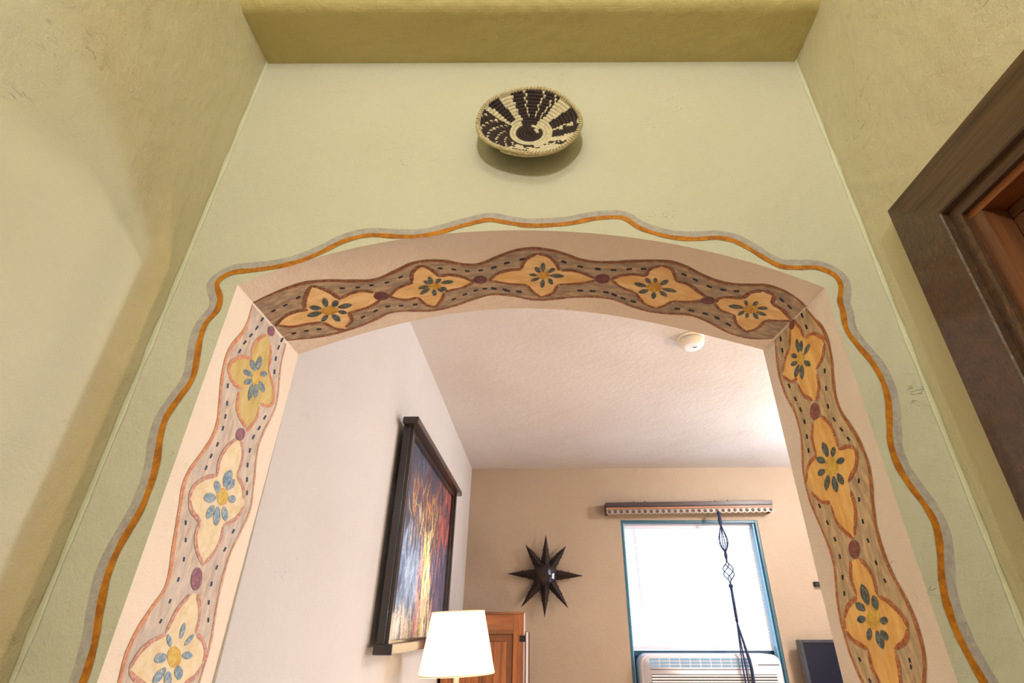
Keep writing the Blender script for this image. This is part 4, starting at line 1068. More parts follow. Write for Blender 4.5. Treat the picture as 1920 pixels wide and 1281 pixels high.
# ------------------------------------------------------------------ woven bowl over the arch
M_cream = mat('cream_palm_fibre', (230, 218, 184), .8, var=.3, vscale=120, bump=.6, bscale=500)
M_dark = mat('dark_brown_fibre', (58, 40, 40), .75, var=.45, vscale=90, bump=.6, bscale=500)
M_tan = mat('tan_palm_rim', (214, 194, 146), .8, var=.35, vscale=120, bump=.6, bscale=500)
bc = Vector((-.0165, .728, EYE + .9065))
bowl = empty('woven_bowl', (bc.x, Y1, bc.z), label='coiled straw bowl in cream and dark brown hanging on the sage wall above the arch', cat='basket')
bowl.rotation_euler.x = radians(-2.2)
NR = 15
R0b = .1055
def bowl_prof(t):      # t 0 centre .. 1 rim -> radius, distance from the wall
    r = R0b * t
    if t < .38: d = .014 + .002 * (t / .38) ** 2
    else:
        k = (t - .38) / .62
        d = .016 + .030 * k ** 1.15
    return r, d
def dark_at(i, a):
    """a: degrees clockwise from the top seen from the hall"""
    t = (i + .5) / NR
    a = a % 360
    if a > 180: a -= 360
    jit = 5 * sin(i * 2.3)
    if t < .30: return i < 2 or not (100 < a + i * 30 < 150)
    if t < .37: return abs(a) < 28
    if t < .44: return not (-62 < a < -18 or 30 < a < 170)
    st = (i % 2) * 3
    k = (t - .44) / .56
    if -24 + 2 * st * .3 < a < 36 + 5 * k:
        # dark sector with columns of small cream ticks
        for c in (-4, 14, 27):
            if abs(a - c * (1.0 + .35 * k) - (1.5 if i % 2 else -1)) < 1.4: return False
        return True
    if a >= 36 + 5 * k and a < 56 + 8 * k: return False
    if a >= 56 + 8 * k and a < 84 + 4 * k: return True
    if a >= 84 + 4 * k and a < 92 + jit: return False
    if 92 + jit <= a < 116 - 5 * k: return True
    if 116 - 5 * k <= a < 124: return False
    if 124 <= a < 142: return .5 < t < .93 and 126 + 10 * (1 - t) < a < 140 and (int(a / 3) + i) % 5 != 0
    if a >= 142 or a < -150: return (.47 < t < .56 and (a < -165 or a > 170)) or (.70 < t < .86 and -178 < a < -158 + 30 * (t - .7)) or (.52 < t < .66 and (int(a / 6) + i) % 4 == 0)
    if -38 - 3 * k < a <= -24: return False
    if -57 - 2 * k < a <= -38: return True
    if -66 - 3 * k < a <= -57: return False
    if -150 < a <= -66:
        return ((a + 66) * 1.0 + i * 7.5) % 22 > 3.0
    return False
SEG = 132
def coil(i):
    t0, t1 = i / NR, (i + 1) / NR
    r0, d0 = bowl_prof(t0); r1, d1 = bowl_prof(t1)
    rc, dc = (r0 + r1) / 2, (d0 + d1) / 2
    rad = .5 * math.hypot(r1 - r0, d1 - d0) * 1.08
    vs, fs, mi = [], [], []
    n = 8
    seg = SEG if i > 4 else 72
    for s in range(seg):
        a = 2 * pi * s / seg
        rs = rad * (1 + .05 * (s % 2))
        for k in range(n):
            b = 2 * pi * k / n
            rr = rc + rs * cos(b)
            # ring lies in the x-z plane, axis toward the hall (-y)
            vs.append((rr * sin(a), -(dc + rs * sin(b)), rr * cos(a)))
    for s in range(seg):
        da = dark_at(i, 360 * (s + .5) / seg)
        for k in range(n):
            fs.append((s * n + k, s * n + (k + 1) % n, ((s + 1) % seg) * n + (k + 1) % n, ((s + 1) % seg) * n + k))
            mi.append(1 if da else 0)
    me = bpy.data.meshes.new('coil')
    me.from_pydata(vs, [], fs)
    me.materials.append(M_cream); me.materials.append(M_dark)
    for p, m_ in zip(me.polygons, mi):
        p.material_index = m_
        p.use_smooth = False
    o = bpy.data.objects.new('coil', me)
    COL.objects.link(o)
    o.parent = bowl
for i in range(NR): coil(i)
# stitched rim: a thick ring wrapped by slanting stitches, with a slightly wavy edge
def rimr(a): return R0b + .002 * sin(3 * a + 1) + .0015 * sin(5 * a)
rim = bmesh.new()
tube(rim, [((rimr(a)) * sin(a), -.0480 - .001 * sin(2 * a), rimr(a) * cos(a)) for a in [2 * pi * k / 110 for k in range(110)]], .0042, 8, True)
obj('rim', rim, M_tan, bowl, True, world=False, label='tan stitched rim')
stt = bmesh.new()
for k in range(92):
    a = 2 * pi * k / 92
    pth = []
    for j in range(5):
        b = -1.2 + 3.0 * j / 4
        aa = a + .030 * (j - 2) / 2
        rr = rimr(aa) + .0050 * -cos(b + .2)
        pth.append((rr * sin(aa), -.0480 - .0050 * sin(b + .2), rr * cos(aa)))
    tube(stt, pth, .0013, 5)
obj('rim_stitching', stt, M_cream, bowl, False, world=False, kind='stuff')
lp = bmesh.new()
tube(lp, [(0, -.005, .116), (.003, -.014, .110), (0, -.034, .098), (-.003, -.014, .110), (0, -.005, .116)], .0012, 5)
obj('hanging_loop', lp, M_tan, bowl, False, world=False)

# ------------------------------------------------------------------ framed painting on the bedroom wall
M_frame = mat('dark_walnut_frame', (40, 24, 22), .35, var=.4, vscale=30, bump=.2, bscale=90, coat=.4)
pic = empty('framed_painting', (RL, 2.47, EYE + .3), label='large blue, orange and yellow abstract painting in a dark stepped wood frame', cat='painting')
py0, py1, pz0, pz1 = 1.868, 3.07, -.055, .672
xb, xf = RL + .018, RL + .056
for (a, b_) in ((py0, py0 + .052), (py1 - .052, py1)):
    bm = bmesh.new()
    box(bm, xb, xf - .012, a, b_, zz(pz0), zz(pz1), .002)
    near = a == py0
    box(bm, xf - .014, xf, a + (.008 if near else .014), a + (.038 if near else .044), zz(pz0), zz(pz1), .002)
    obj('frame_stile', bm, M_frame, pic)
for (z0, z1, nm) in ((pz1 - .004, pz1 + .024, 'top_rail'), (pz0 - .026, pz0 + .004, 'bottom_rail')):
    obj(nm, B(xb, xf + .022, py0 - .028, py1 + .028, zz(z0), zz(z1), .004), M_frame, pic)
for (z0, z1) in ((pz0, pz0 + .012), (pz1 - .022, pz1)):
    obj('inner_rail', B(xb, xf - .008, py0 + .05, py1 - .05, zz(z0), zz(z1), .002), M_frame, pic)
obj('wall_bumper', B(RL - .002, xb + .002, py0 + .1, py0 + .13, zz(pz0) + .1, zz(pz0) + .13), M_frame, pic)
obj('wall_bumper', B(RL - .002, xb + .002, py1 - .13, py1 - .1, zz(pz1) - .13, zz(pz1) - .1), M_frame, pic)
# painted canvas: brush strokes laid down one by one
NU, NV = 220, 150
rs = np.random.RandomState(5)
img = np.zeros((NV, NU, 3)); img[:] = (52, 62, 92)
Vg, Ug = np.mgrid[0:NV, 0:NU]
Ug = Ug / (NU - 1); Vg = Vg / (NV - 1)
def brush(u, v, ang, L_, W_, c, al=.9):
    du, dv = (Ug - u) * 1.55, (Vg - v)
    a = du * cos(ang) + dv * sin(ang); b = -du * sin(ang) + dv * cos(ang)
    b = b + .25 * a * a / max(L_, .01) * (1 if rs.rand() > .5 else -1)
    d = (a / L_) ** 2 + (b / W_) ** 2
    k = np.clip(1.6 - d * 1.6, 0, 1) * al * (.7 + .3 * np.sin(b * 900 + u * 50))
    img[:] = img * (1 - k[..., None]) + np.array(c) * k[..., None]
def pick(u, v):
    x = rs.rand()
    if v > .55 and u > .72 and x < .75: return [(196, 70, 52), (170, 52, 44), (214, 96, 70), (70, 34, 44)][rs.randint(4)]
    cx = .50 + .10 * (.5 - v)
    wid = .07 + .14 * max(0, .45 - v)
    if v < .58 and abs(u - cx) < wid: return [(250, 236, 176), (244, 208, 96), (252, 246, 226), (236, 160, 140), (226, 190, 70)][rs.randint(5)]
    if v < .5 and abs(u - cx) < wid + .07 and x < .6: return [(222, 150, 140), (214, 160, 96), (190, 120, 130)][rs.randint(3)]
    if v < .14 and u < .35: return [(214, 204, 196), (190, 190, 200), (226, 210, 190)][rs.randint(3)]
    if .5 < v < .84 and .12 < u < .78 and x < .62: return [(206, 140, 60), (222, 176, 84), (176, 84, 52), (150, 74, 50), (196, 160, 90), (70, 70, 104)][rs.randint(6)]
    if v > .7 and u > .35: return [(96, 56, 50), (134, 70, 56), (60, 44, 56), (52, 46, 70)][rs.randint(4)]
    if v > .55: return [(44, 50, 80), (60, 60, 84), (88, 62, 60), (92, 104, 140), (36, 38, 60)][rs.randint(5)]
    if u < .42: return [(92, 124, 172), (116, 146, 190), (72, 96, 148), (140, 160, 196)][rs.randint(4)]
    return [(58, 70, 116), (44, 48, 82), (84, 100, 150), (104, 70, 90), (150, 96, 104), (38, 40, 66)][rs.randint(6)]
for i in range(1150):
    u, v = rs.rand(), rs.rand()
    big = i < 350
    ang = pi / 2 + rs.randn() * .25 if v < .55 else 2.1 + rs.randn() * .5 - u * .9
    brush(u, v, ang, (.12 if big else .06) * (.6 + rs.rand()), (.022 if big else .010) * (.6 + rs.rand()), pick(u, v))
for (u, v, a, L_, W_, c) in ((.62, .5, 1.62, .34, .005, (34, 30, 50)), (.7, .72, 1.5, .26, .006, (40, 32, 50)), (.36, .62, 1.3, .12, .012, (232, 196, 110)), (.3, .66, 2.2, .08, .012, (222, 190, 120)), (.45, .74, 2.7, .12, .014, (224, 150, 60)), (.40, .55, 1.5, .09, .010, (60, 64, 110)), (.56, .68, 2.0, .1, .012, (230, 180, 80)), (.8, .3, 1.1, .2, .014, (96, 120, 170)), (.74, .45, 1.5, .16, .012, (206, 120, 120))):
    brush(u, v, a, L_, W_, c, 1)
cy0, cy1, cz0, cz1 = py0 + .05, py1 - .05, pz0 + .011, pz1 - .021
vs = [(RL + .030, cy0 + (cy1 - cy0) * i / (NU - 1), zz(cz0 + (cz1 - cz0) * j / (NV - 1))) for j in range(NV) for i in range(NU)]
fs = [(j * NU + i, j * NU + i + 1, (j + 1) * NU + i + 1, (j + 1) * NU + i) for j in range(NV - 1) for i in range(NU - 1)]
M_art = mat('oil_paint', (255, 255, 255), .5, bump=.3, bscale=120)
cv = obj('canvas', (vs, [], fs), M_art, pic, label='painted canvas, a bright yellow streak between blues under orange and red')
at = cv.data.color_attributes.new('pigment', 'FLOAT_COLOR', 'POINT')
img = img * .8 + img.mean(axis=2, keepdims=True) * .2 + 6
im = np.clip(img / 255, 0, 1) ** 2.2
at.data.foreach_set('color', np.concatenate([im.reshape(-1, 3), np.ones((NU * NV, 1))], 1).ravel().astype(np.float32))
an = M_art.node_tree.nodes.new('ShaderNodeAttribute'); an.attribute_name = 'pigment'
M_art.node_tree.links.new(an.outputs['Color'], M_art.node_tree.nodes['Principled BSDF'].inputs['Base Color'])
bx = B(xb, RL + .0292, cy0, cy1, zz(cz0), zz(cz1))
obj('backing_board', bx, M_frame, pic)

# ------------------------------------------------------------------ lamp
M_shade = translucent('linen_shade', (250, 246, 238), (255, 250, 240), .55)
M_brush = mat('brushed_grey_metal', (150, 145, 140), .3, .9, bump=.1)
LX, LY = -.308, 2.30
lamp = empty('table_lamp', (LX, LY, .7), label='lit lamp with a white tapered linen shade in front of the wooden armoire', cat='lamp')
sz0, sz1 = EYE - .1625, EYE + .0495
bm = lathe(bmesh.new(), [(.1420, sz0), (.1420, sz0 + .004), (.1224, (sz0 + sz1) / 2), (.1027, sz1 - .004), (.1027, sz1)], LX, LY, 56, False)
Mt = Matrix.Translation((LX, LY, sz0)) @ Matrix.Rotation(radians(-2.2), 4, 'Y') @ Matrix.Translation((-LX, -LY, -sz0))
for v in bm.verts: v.co = Mt @ v.co
obj('lamp_shade', bm, M_shade, lamp, True)
bm = bmesh.new()
for (rr, z) in ((.1424, sz0 + .003), (.1031, sz1 - .002)):
    tube(bm, [Mt @ Vector((LX + rr * cos(a), LY + rr * sin(a), z)) for a in [2 * pi * k / 56 for k in range(56)]], .0018, 6, True)
tube(bm, [Mt @ Vector((LX - .1424 * cos(.5), LY - .1424 * sin(.5), sz0)), Mt @ Vector((LX - .1031 * cos(.5), LY - .1031 * sin(.5), sz1))], .0016, 6)
obj('shade_binding', bm, mat('cream_binding', (226, 208, 150), .8), lamp, True)
bm = lathe(bmesh.new(), [(.085, .70), (.088, .712), (.05, .735), (.022, .76), (.018, .80), (.045, .86), (.058, .93), (.045, 1.0), (.018, 1.06), (.011, 1.1), (.0105, sz0 + .09)], LX, LY, 28)
obj('lamp_base', bm, M_brush, lamp, True)
bm = bmesh.new()
for s_ in (-1, 1):
    tube(bm, [(LX + s_ * .012, LY, sz0 + .05), (LX + s_ * .05, LY, sz0 + .09), (LX + s_ * .055, LY, sz0 + .15), (LX + s_ * .03, LY, sz1 - .03), (LX, LY, sz1 - .012)], .0018, 6)
obj('harp', bm, M_brush, lamp, True)
bm = bmesh.new()
bmesh.ops.create_uvsphere(bm, u_segments=18, v_segments=12, radius=.028)
for v in bm.verts: v.co = Vector((LX + v.co.x, LY + v.co.y, sz0 + .135 + v.co.z * 1.3))
obj('bulb', bm, emis('lamp_bulb_glow', (255, 222, 176), 260), lamp, True)
# nightstand carrying the lamp, below the frame
M_arm = wood('honey_pine', (172, 102, 46), (92, 48, 20), 'z', 16, .5, .1)
M_armh = wood('honey_pine_rail', (166, 98, 44), (86, 46, 20), 'x', 16, .5, .1)
ns = empty('nightstand', (LX, LY, 0), label='pine nightstand under the lamp, below the frame', cat='nightstand')
obj('table_top', B(RL + .02, LX + .18, LY - .2, LY + .2, .67, .70, .004), M_armh, ns)
obj('cabinet', B(RL + .035, LX + .16, LY - .18, LY + .18, .12, .67, .003), M_arm, ns)
for sx in (RL + .04, LX + .14):
    for sy in (LY - .175, LY + .14): obj('leg', B(sx, sx + .035, sy, sy + .035, 0, .12), M_arm, ns)
obj('drawer', B(RL + .06, LX + .155, LY - .19, LY - .178, .48, .63, .003), M_armh, ns)

# ------------------------------------------------------------------ armoire
M_iron = mat('black_iron', (22, 22, 24), .45, .4, bump=.3)
M_lilac = mat('window_lit_edge', (206, 196, 200), .5, bump=.2)  # pale edge: window light on the side is put into the colour
arm = empty('armoire', (-.076, 3.25, 0), label='honey pine armoire with a framed plank door and black hinge behind the lamp', cat='armoire')
arm.rotation_euler.z = 0
AW, AD, AT = .445, .56, EYE + .066
rotA = Matrix.Translation((-.076, 3.25, 0)) @ Matrix.Rotation(radians(3.2), 4, 'Z')
def ab(name, x0, x1, y0, y1, z0, z1, m, bev=.002, **k):
    bm = B(x0, x1, y0, y1, z0, z1, bev)
    for v in bm.verts: v.co = rotA @ v.co
    return obj(name, bm, m, arm, **k)
ab('cabinet_body', -AW + .004, -.004, .022, AD, .05, AT - .012, M_arm)
ab('top_board', -AW, 0, 0, AD, AT - .012, AT, M_armh)
ab('plinth', -AW, 0, .01, AD, 0, .06, M_armh)
ab('side_board', -.004, .004, .0, AD, .03, AT - .004, M_lilac, .001, label='side edge painted pale for the window light')
# front: face frame, raised panel
ab('door_stile', -.062, -.004, 0, .022, .06, AT - .012, M_arm)
ab('door_stile', -AW + .004, -AW + .062, 0, .022, .06, AT - .012, M_arm)
ab('door_rail', -AW + .062, -.062, 0, .022, AT - .108, AT - .012, M_armh)
ab('door_rail', -AW + .062, -.062, 0, .022, .06, .17, M_armh)
ab('door_recess', -AW + .062, -.062, .010, .021, .17, AT - .108, mat('dark_pine', (120, 70, 34), .6, var=.3, vscale=20))
npn = 4
x0 = -AW + .062; xw = (AW - .124 - .034)
for i in range(npn):
    ab('panel_board', x0 + .001 + xw * i / npn, x0 - .001 + xw * (i + 1) / npn, .002, .012, .21, AT - .145, M_arm)
for z in (AT - .145, .5):
    ab('hinge', -.026, .008, -.004, .004, z + .0, z + .030, M_iron, .001)
# leaf folded back along the side
bm = B(.010, .030, -.004, .40, .10, AT - .098, .003)
for v in bm.verts: v.co = rotA @ v.co
lf = obj('folded_door', bm, wood('dark_red_pine', (96, 52, 36), (60, 30, 22), 'z', 14), arm, label='door leaf folded back against the side')
bm = B(.0085, .0215, -.010, -.0035, .10, AT - .098, .001)
for v in bm.verts: v.co = rotA @ v.co
obj('leaf_edge', bm, M_lilac, arm)

# ------------------------------------------------------------------ tin star
M_tin = mat('dark_pierced_tin', (50, 36, 33), .55, .4, var=.5, vscale=90, bump=.9, bscale=140)
M_glass = mat('blue_glass_facet', (70, 84, 130), .12, .2, var=.4, vscale=60, coat=.6)
sc_ = Vector((.052, FY - .055, EYE + .3195))
star = empty('tin_star', sc_, label='dark pierced tin star with eight points on the tan wall left of the window', cat='wall star')
def T_(p): return Vector(p) + sc_
bm = bmesh.new()
bmesh.ops.create_icosphere(bm, subdivisions=2, radius=.088)
for v in bm.verts: v.co = T_((v.co.x, min(v.co.y * .62, .05), v.co.z))
obj('star_body', bm, M_tin, star)
lens = [.273, .235, .280, .240, .268, .238, .275, .245]
for k in range(8):
    a = radians(90 - 1.5 - 45 * k)
    if k % 2: a += radians([0, 8, 0, -7, 0, 7, 0, -8][k])
    d = Vector((cos(a), 0, sin(a))); q = Vector((-sin(a), 0, cos(a))); yy = Vector((0, 1, 0))
    if k in (1, 7): Ln = .247
    elif k in (3, 5): Ln = .268
    else: Ln = .27
    bm = bmesh.new()
    rings = []
    for (t, wd_) in ((.070, .036), (.13, .0265), (.19, .0165), (Ln, .0008)):
        rings.append([bm.verts.new(T_(d * t + q * wd_ * sx + yy * wd_ * sy)) for sx, sy in ((1, 0), (.0, -1.1), (-1, 0), (0, .9))])
    for A_, B_ in zip(rings, rings[1:]):
        for j in range(4): bm.faces.new((A_[j], A_[(j + 1) % 4], B_[(j + 1) % 4], B_[j]))
    bm.faces.new(rings[0]); bm.faces.new(rings[-1])
    bmesh.ops.recalc_face_normals(bm, faces=bm.faces)
    pt = obj('star_point', bm, M_tin, star)
    for t in (.115, .165):
        for s_ in (-1, 1):
            b2 = bmesh.new()
            bmesh.ops.create_icosphere(b2, subdivisions=1, radius=.0058)
            wv = .036 - (t - .07) * .165
            for v in b2.verts: v.co = T_(v.co + d * t + q * wv * s_)
            obj('knob', b2, M_tin, pt)
for (ax, az, m_, nm) in ((.056, -.012, mat('pale_glint_glass', (200, 216, 236), .15, .0, coat=.8), 'glass_facet'), (.036, -.034, M_glass, 'glass_facet'), (.030, .012, M_glass, 'glass_facet')):  # pale facet has its white glint put into the colour
    bm = bmesh.new()
    n_ = Vector((ax, -.055, az)).normalized()
    y_ = -.62 * math.sqrt(max(.088 ** 2 - ax * ax - az * az, 0)) - .003
    up = Vector((0, 0, 1)); s1 = n_.cross(up).normalized(); s2 = s1.cross(n_)
    pts_ = [(-.016, -.018), (.014, -.024), (.014, .024), (-.016, .018)]
    fr = [bm.verts.new(T_(Vector((ax, y_, az)) + s1 * -u * .7 + s2 * v_ * .8)) for u, v_ in pts_]
    bk = [bm.verts.new(v.co - n_ * .004) for v in fr]
    bm.faces.new(fr); bm.faces.new(bk[::-1])
    for j in range(4): bm.faces.new((fr[j], bk[j], bk[(j + 1) % 4], fr[(j + 1) % 4]))
    bmesh.ops.recalc_face_normals(bm, faces=bm.faces)
    obj(nm, bm, m_, star)
obj('wall_bracket', tube(bmesh.new(), [T_((0, .02, 0)), T_((0, .056, 0))], .012), M_iron, star)

# ------------------------------------------------------------------ window
M_teal = mat('teal_window_paint', (18, 88, 114), .4, var=.25, vscale=12)
M_tealL = mat('light_blue_stop', (120, 176, 210), .4)
win = empty('window_1', (1.15, FY, EYE), kind='structure', label='bright window with a teal frame and white blind above the air conditioner')
fy0, fy1 = FY + .004, FY + .06
fr = .019
obj('frame_stile', B(WX0, WX0 + fr, fy0, fy1, zz(WZ0), zz(WZ1), .002), M_teal, win)
obj('frame_stile', B(WX1 - fr, WX1, fy0, fy1, zz(WZ0), zz(WZ1), .002), M_teal, win)
obj('frame_head', B(WX0 + fr, WX1 - fr, fy0, fy1, zz(WZ1 - fr), zz(WZ1), .002), M_teal, win)
obj('frame_sill', B(WX0 + fr, WX1 - fr, fy0, fy1, zz(WZ0), zz(WZ0 + fr), .002), M_teal, win)
for (a, b_) in ((WX0 + fr, WX0 + fr + .008), (WX1 - fr - .012, WX1 - fr)):
    obj('stop_bead', B(a, b_, fy0 + .02, fy1 + .01, zz(WZ0 + fr), zz(WZ1 - fr)), M_tealL, win)
M_pane = bpy.data.materials.new('window_glass'); M_pane.use_nodes = True
pb = M_pane.node_tree.nodes['Principled BSDF']
nt = M_pane.node_tree
nt.nodes.remove(pb)
tr = nt.nodes.new('ShaderNodeBsdfTransparent'); gl = nt.nodes.new('ShaderNodeBsdfGlossy'); gl.inputs['Roughness'].default_value = .02
tr.inputs[0].default_value = (.94, .97, 1, 1)
ms = nt.nodes.new('ShaderNodeMixShader'); ms.inputs[0].default_value = .05
nt.links.new(tr.outputs[0], ms.inputs[1]); nt.links.new(gl.outputs[0], ms.inputs[2]); nt.links.new(ms.outputs[0], nt.nodes['Material Output'].inputs[0])
obj('pane', B(WX0 + fr, WX1 - fr, FY + .13, FY + .134, zz(-.16), zz(WZ1 - fr)), M_pane, win)
M_teald = M_teal
obj('meeting_rail', B(WX0 + fr, WX1 - fr, FY + .11, FY + .16, zz(-.185), zz(-.155)), M_teal, win)
obj('lower_panel', B(WX0 + fr, WX1 - fr, FY + .17, FY + .19, zz(WZ0 + fr), zz(-.185)), M_teal, win)
# venetian blind
M_slat = translucent('white_blind_slat', (246, 246, 250), (250, 252, 255), .6)
M_rail = mat('white_blind_rail', (222, 218, 236), .4)
bl = empty('window_blind', (1.15, FY + .085, zz(WZ1 - fr)), label='white slatted blind lowered over the bright window', cat='blind')
obj('headrail', B(WX0 + fr + .01, WX1 - fr - .014, FY + .066, FY + .104, zz(WZ1 - fr - .030), zz(WZ1 - fr - .001), .002), M_rail, bl)
slm = None
zs = WZ1 - fr - .042
k = 0
while zs > -.118:
    if slm is None:
        bm = B(WX0 + fr + .014, WX1 - fr - .018, -.0125, .0125, -.0006, .0006, M=None)
        for v in bm.verts:
            v.co = Matrix.Rotation(radians(38), 4, 'X') @ v.co
        me = bpy.data.meshes.new('slat'); bm.to_mesh(me); bm.free(); me.materials.append(M_slat); slm = me
        me.transform(Matrix.Translation((-1.15, 0, 0)))
    o = bpy.data.objects.new('slat', slm); COL.objects.link(o); o.parent = bl
    o.location = (0, 0, zz(zs) - bl.location.z)
    zs -= .0225; k += 1
obj('bottom_rail', B(WX0 + fr + .014, WX1 - fr - .018, FY + .072, FY + .098, zz(-.146), zz(-.126), .003), M_rail, bl)
for x in (.86, 1.15, 1.45):
    obj('ladder_cord', tube(bmesh.new(), [(x, FY + .071, zz(WZ1 - fr - .03)), (x, FY + .071, zz(-.13))], .0007, 5), M_rail, bl)
obj('tilt_wand', tube(bmesh.new(), [(.735, FY + .058, zz(WZ1 - fr - .03)), (.745, FY + .050, zz(.12))], .0028, 6), mat('lilac_wand', (205, 190, 225), .3), bl)

# ------------------------------------------------------------------ valance shelf over the window
M_vd = wood('dark_valance_wood', (62, 40, 42), (34, 22, 26), 'x', 20, .4, .2)
M_cop = wood('copper_brown_strip', (170, 118, 84), (132, 84, 60), 'x', 20, .45)
M_tinl = mat('dull_tin_scallops', (150, 136, 126), .5, .35, var=.3, vscale=60, bump=.2)
M_hole = mat('scallop_boss', (84, 70, 68), .5, .3, var=.4, vscale=80)
vy = FY - .105
sc = (FY - .10) / FY
vx0, vx1 = .527 * sc, 1.815 * sc
val = empty('window_valance', ((vx0 + vx1) / 2, FY, EYE + .78), label='dark wood valance with a copper strip and scalloped tin edge over the window', cat='valance')
def zs_(z): return z * sc + EYE
rotv = Matrix.Translation((vx0, 0, zs_(.74))) @ Matrix.Rotation(radians(-.75), 4, 'Y') @ Matrix.Translation((-vx0, 0, -zs_(.74)))
def vb(name, *a, m=None, parent=val, **k):
    bm = B(*a, **{q: k.pop(q) for q in list(k) if q == 'bev'})
    for v in bm.verts: v.co = rotv @ v.co
    return obj(name, bm, m, parent, **k)
vb('front_board', vx0, vx1, vy + .004, vy + .022, zs_(.758), zs_(.832), m=M_vd, bev=.002)
vb('crown_strip', vx0, vx1, vy - .004, vy + .010, zs_(.802), zs_(.834), m=M_vd, bev=.003)
vb('copper_strip', vx0, vx1, vy - .003, vy + .006, zs_(.782), zs_(.796), m=M_cop, bev=.002, label='copper coloured strip')
vb('top_board', vx0, vx1, vy + .010, FY - .001, zs_(.822), zs_(.834), m=M_vd)
for x in (vx0, vx1 - .014): vb('end_board', x, x + .014, vy + .02, FY - .001, zs_(.752), zs_(.824), m=M_vd)
vb('tin_backing', vx0 + .001, vx1 - .001, vy + .0, vy + .004, zs_(.752), zs_(.780), m=M_tinl)
ns_ = 28
pw = (vx1 - vx0) / ns_
scm = bossm = None
for i in range(ns_):
    cx = vx0 + pw * (i + .5)
    if scm is None:
        pts_ = [(-pw / 2, .012)] + [(-pw / 2 * cos(pi * j / 10), -.008 - .011 * sin(pi * j / 10)) for j in range(11)] + [(pw / 2, .012)]
        bm = bmesh.new(); prism(bm, pts_, 'y', -.002, .001)
        scm = bpy.data.meshes.new('scallop'); bm.to_mesh(scm); bm.free(); scm.materials.append(M_tinl)
        bm = lathe(bmesh.new(), [(.0125, 0), (.0120, .002), (.009, .0035), (.004, .002)], 0, 0, 16)
        for v in bm.verts: v.co = Vector((v.co.x, -v.co.z, v.co.y))
        bmesh.ops.recalc_face_normals(bm, faces=bm.faces)
        bossm = bpy.data.meshes.new('boss'); bm.to_mesh(bossm); bm.free(); bossm.materials.append(M_hole)
    p = rotv @ Vector((cx, vy, zs_(.764)))
    o = bpy.data.objects.new('scallop', scm); COL.objects.link(o); o.parent = val; o.location = p - val.location
    q_ = bpy.data.objects.new('boss', bossm); COL.objects.link(q_); q_.parent = o; q_.location = (0, -.002, .0)
for fx in (.17, .235, .66, .735):
    p = rotv @ Vector((vx0 + (vx1 - vx0) * fx, vy + .006, zs_(.834)))
    obj('peg', tube(bmesh.new(), [p, p + Vector((0, 0, .010))], .003, 6), M_iron, val)

# ------------------------------------------------------------------ macrame hanger in front of the window
M_cord = mat('dark_blue_cord', (30, 44, 84), .7, var=.3, vscale=200, bump=.5, bscale=600)
hx, hy = 1.380 * sc, vy - .022
hg = empty('macrame_hanger', (hx, hy, EYE + .70), label='dark knotted cord plant hanger hanging from the valance in front of the window', cat='plant hanger')
def hz(z): return z * sc + EYE
def strands(name, n, z0, z1, wf, turn, r, lab=None):
    for k in range(n):
        pth = []
        for j in range(25):
            t = j / 24
            a = 2 * pi * k / n + turn * t + .4
            ww = wf(t)
            pth.append((hx + ww * cos(a), hy + ww * sin(a) * .8, z0 + (z1 - z0) * t))
        obj(name, tube(bmesh.new(), pth, r, 6), M_cord, hg, True)
def knot(z0, z1, r):
    prof = []
    for j in range(13):
        t = j / 12
        prof.append((max(.002, r * (.55 + .45 * sin(pi * t)) * (1 + .10 * (j % 2))), z0 + (z1 - z0) * t))
    obj('knot', lathe(bmesh.new(), prof, hx, hy, 12), M_cord, hg, True)
knot(hz(.735), hz(.762), .015)
knot(hz(.66), hz(.738), .0135)
strands('strand', 6, hz(.665), hz(.475), lambda t: .004 + .028 * (sin(pi * t ** 1.35)) , .15, .0034)
knot(hz(.478), hz(.425), .011)
knot(hz(.432), hz(.402), .006)
strands('cage_strand', 4, hz(.405), hz(.278), lambda t: .004 + .036 * sin(pi * t), pi * 1.1, .0034)
knot(hz(.280), hz(.255), .006)
knot(hz(.262), hz(.232), .0145)
obj('sinnet', tube(bmesh.new(), [(hx, hy, hz(.24)), (hx + .001, hy, hz(.14)), (hx + .001, hy, hz(.02))], [.009, .010, .010], 8), M_cord, hg, True)
for (dx, dy, wd_) in ((-.004, -.010, .0050), (.048, .002, .0105), (-.020, -.004, .0050)):
    pth = []
    for j in range(14):
        t = j / 13
        pth.append((hx + dx * min(1, t * 2.4) ** 1.1 + .02 * t * (1 if dx < .04 else -.2), hy + dy * min(1, t * 2), hz(.035) - .62 * t))
    obj('lower_strand', tube(bmesh.new(), pth, [.0045 + (wd_ - .0045) * min(1, j / 5) for j in range(14)], 7), M_cord, hg, True)
bm = bmesh.new()
bmesh.ops.create_uvsphere(bm, u_segments=16, v_segments=10, radius=.035)
for v in bm.verts: v.co = Vector((hx + .03 + v.co.x, hy + .017 + v.co.y, hz(.035) - .64 + v.co.z))
obj('end_knot', bm, M_cord, hg, True)

# ------------------------------------------------------------------ air conditioner
M_ac = mat('white_plastic', (226, 224, 232), .38, var=.04)
M_acd = mat('blue_grey_vent_depth', (120, 160, 196), .5)
M_slot = mat('dark_slot', (36, 38, 48), .6)
ay = FY - .095
ax0, ax1 = .684, 1.606
az1, az0 = -.168, -.56
ac = empty('air_conditioner', (1.14, FY, EYE + az0), label='white air conditioner with a vent grid and louvers in the lower window', cat='air conditioner')
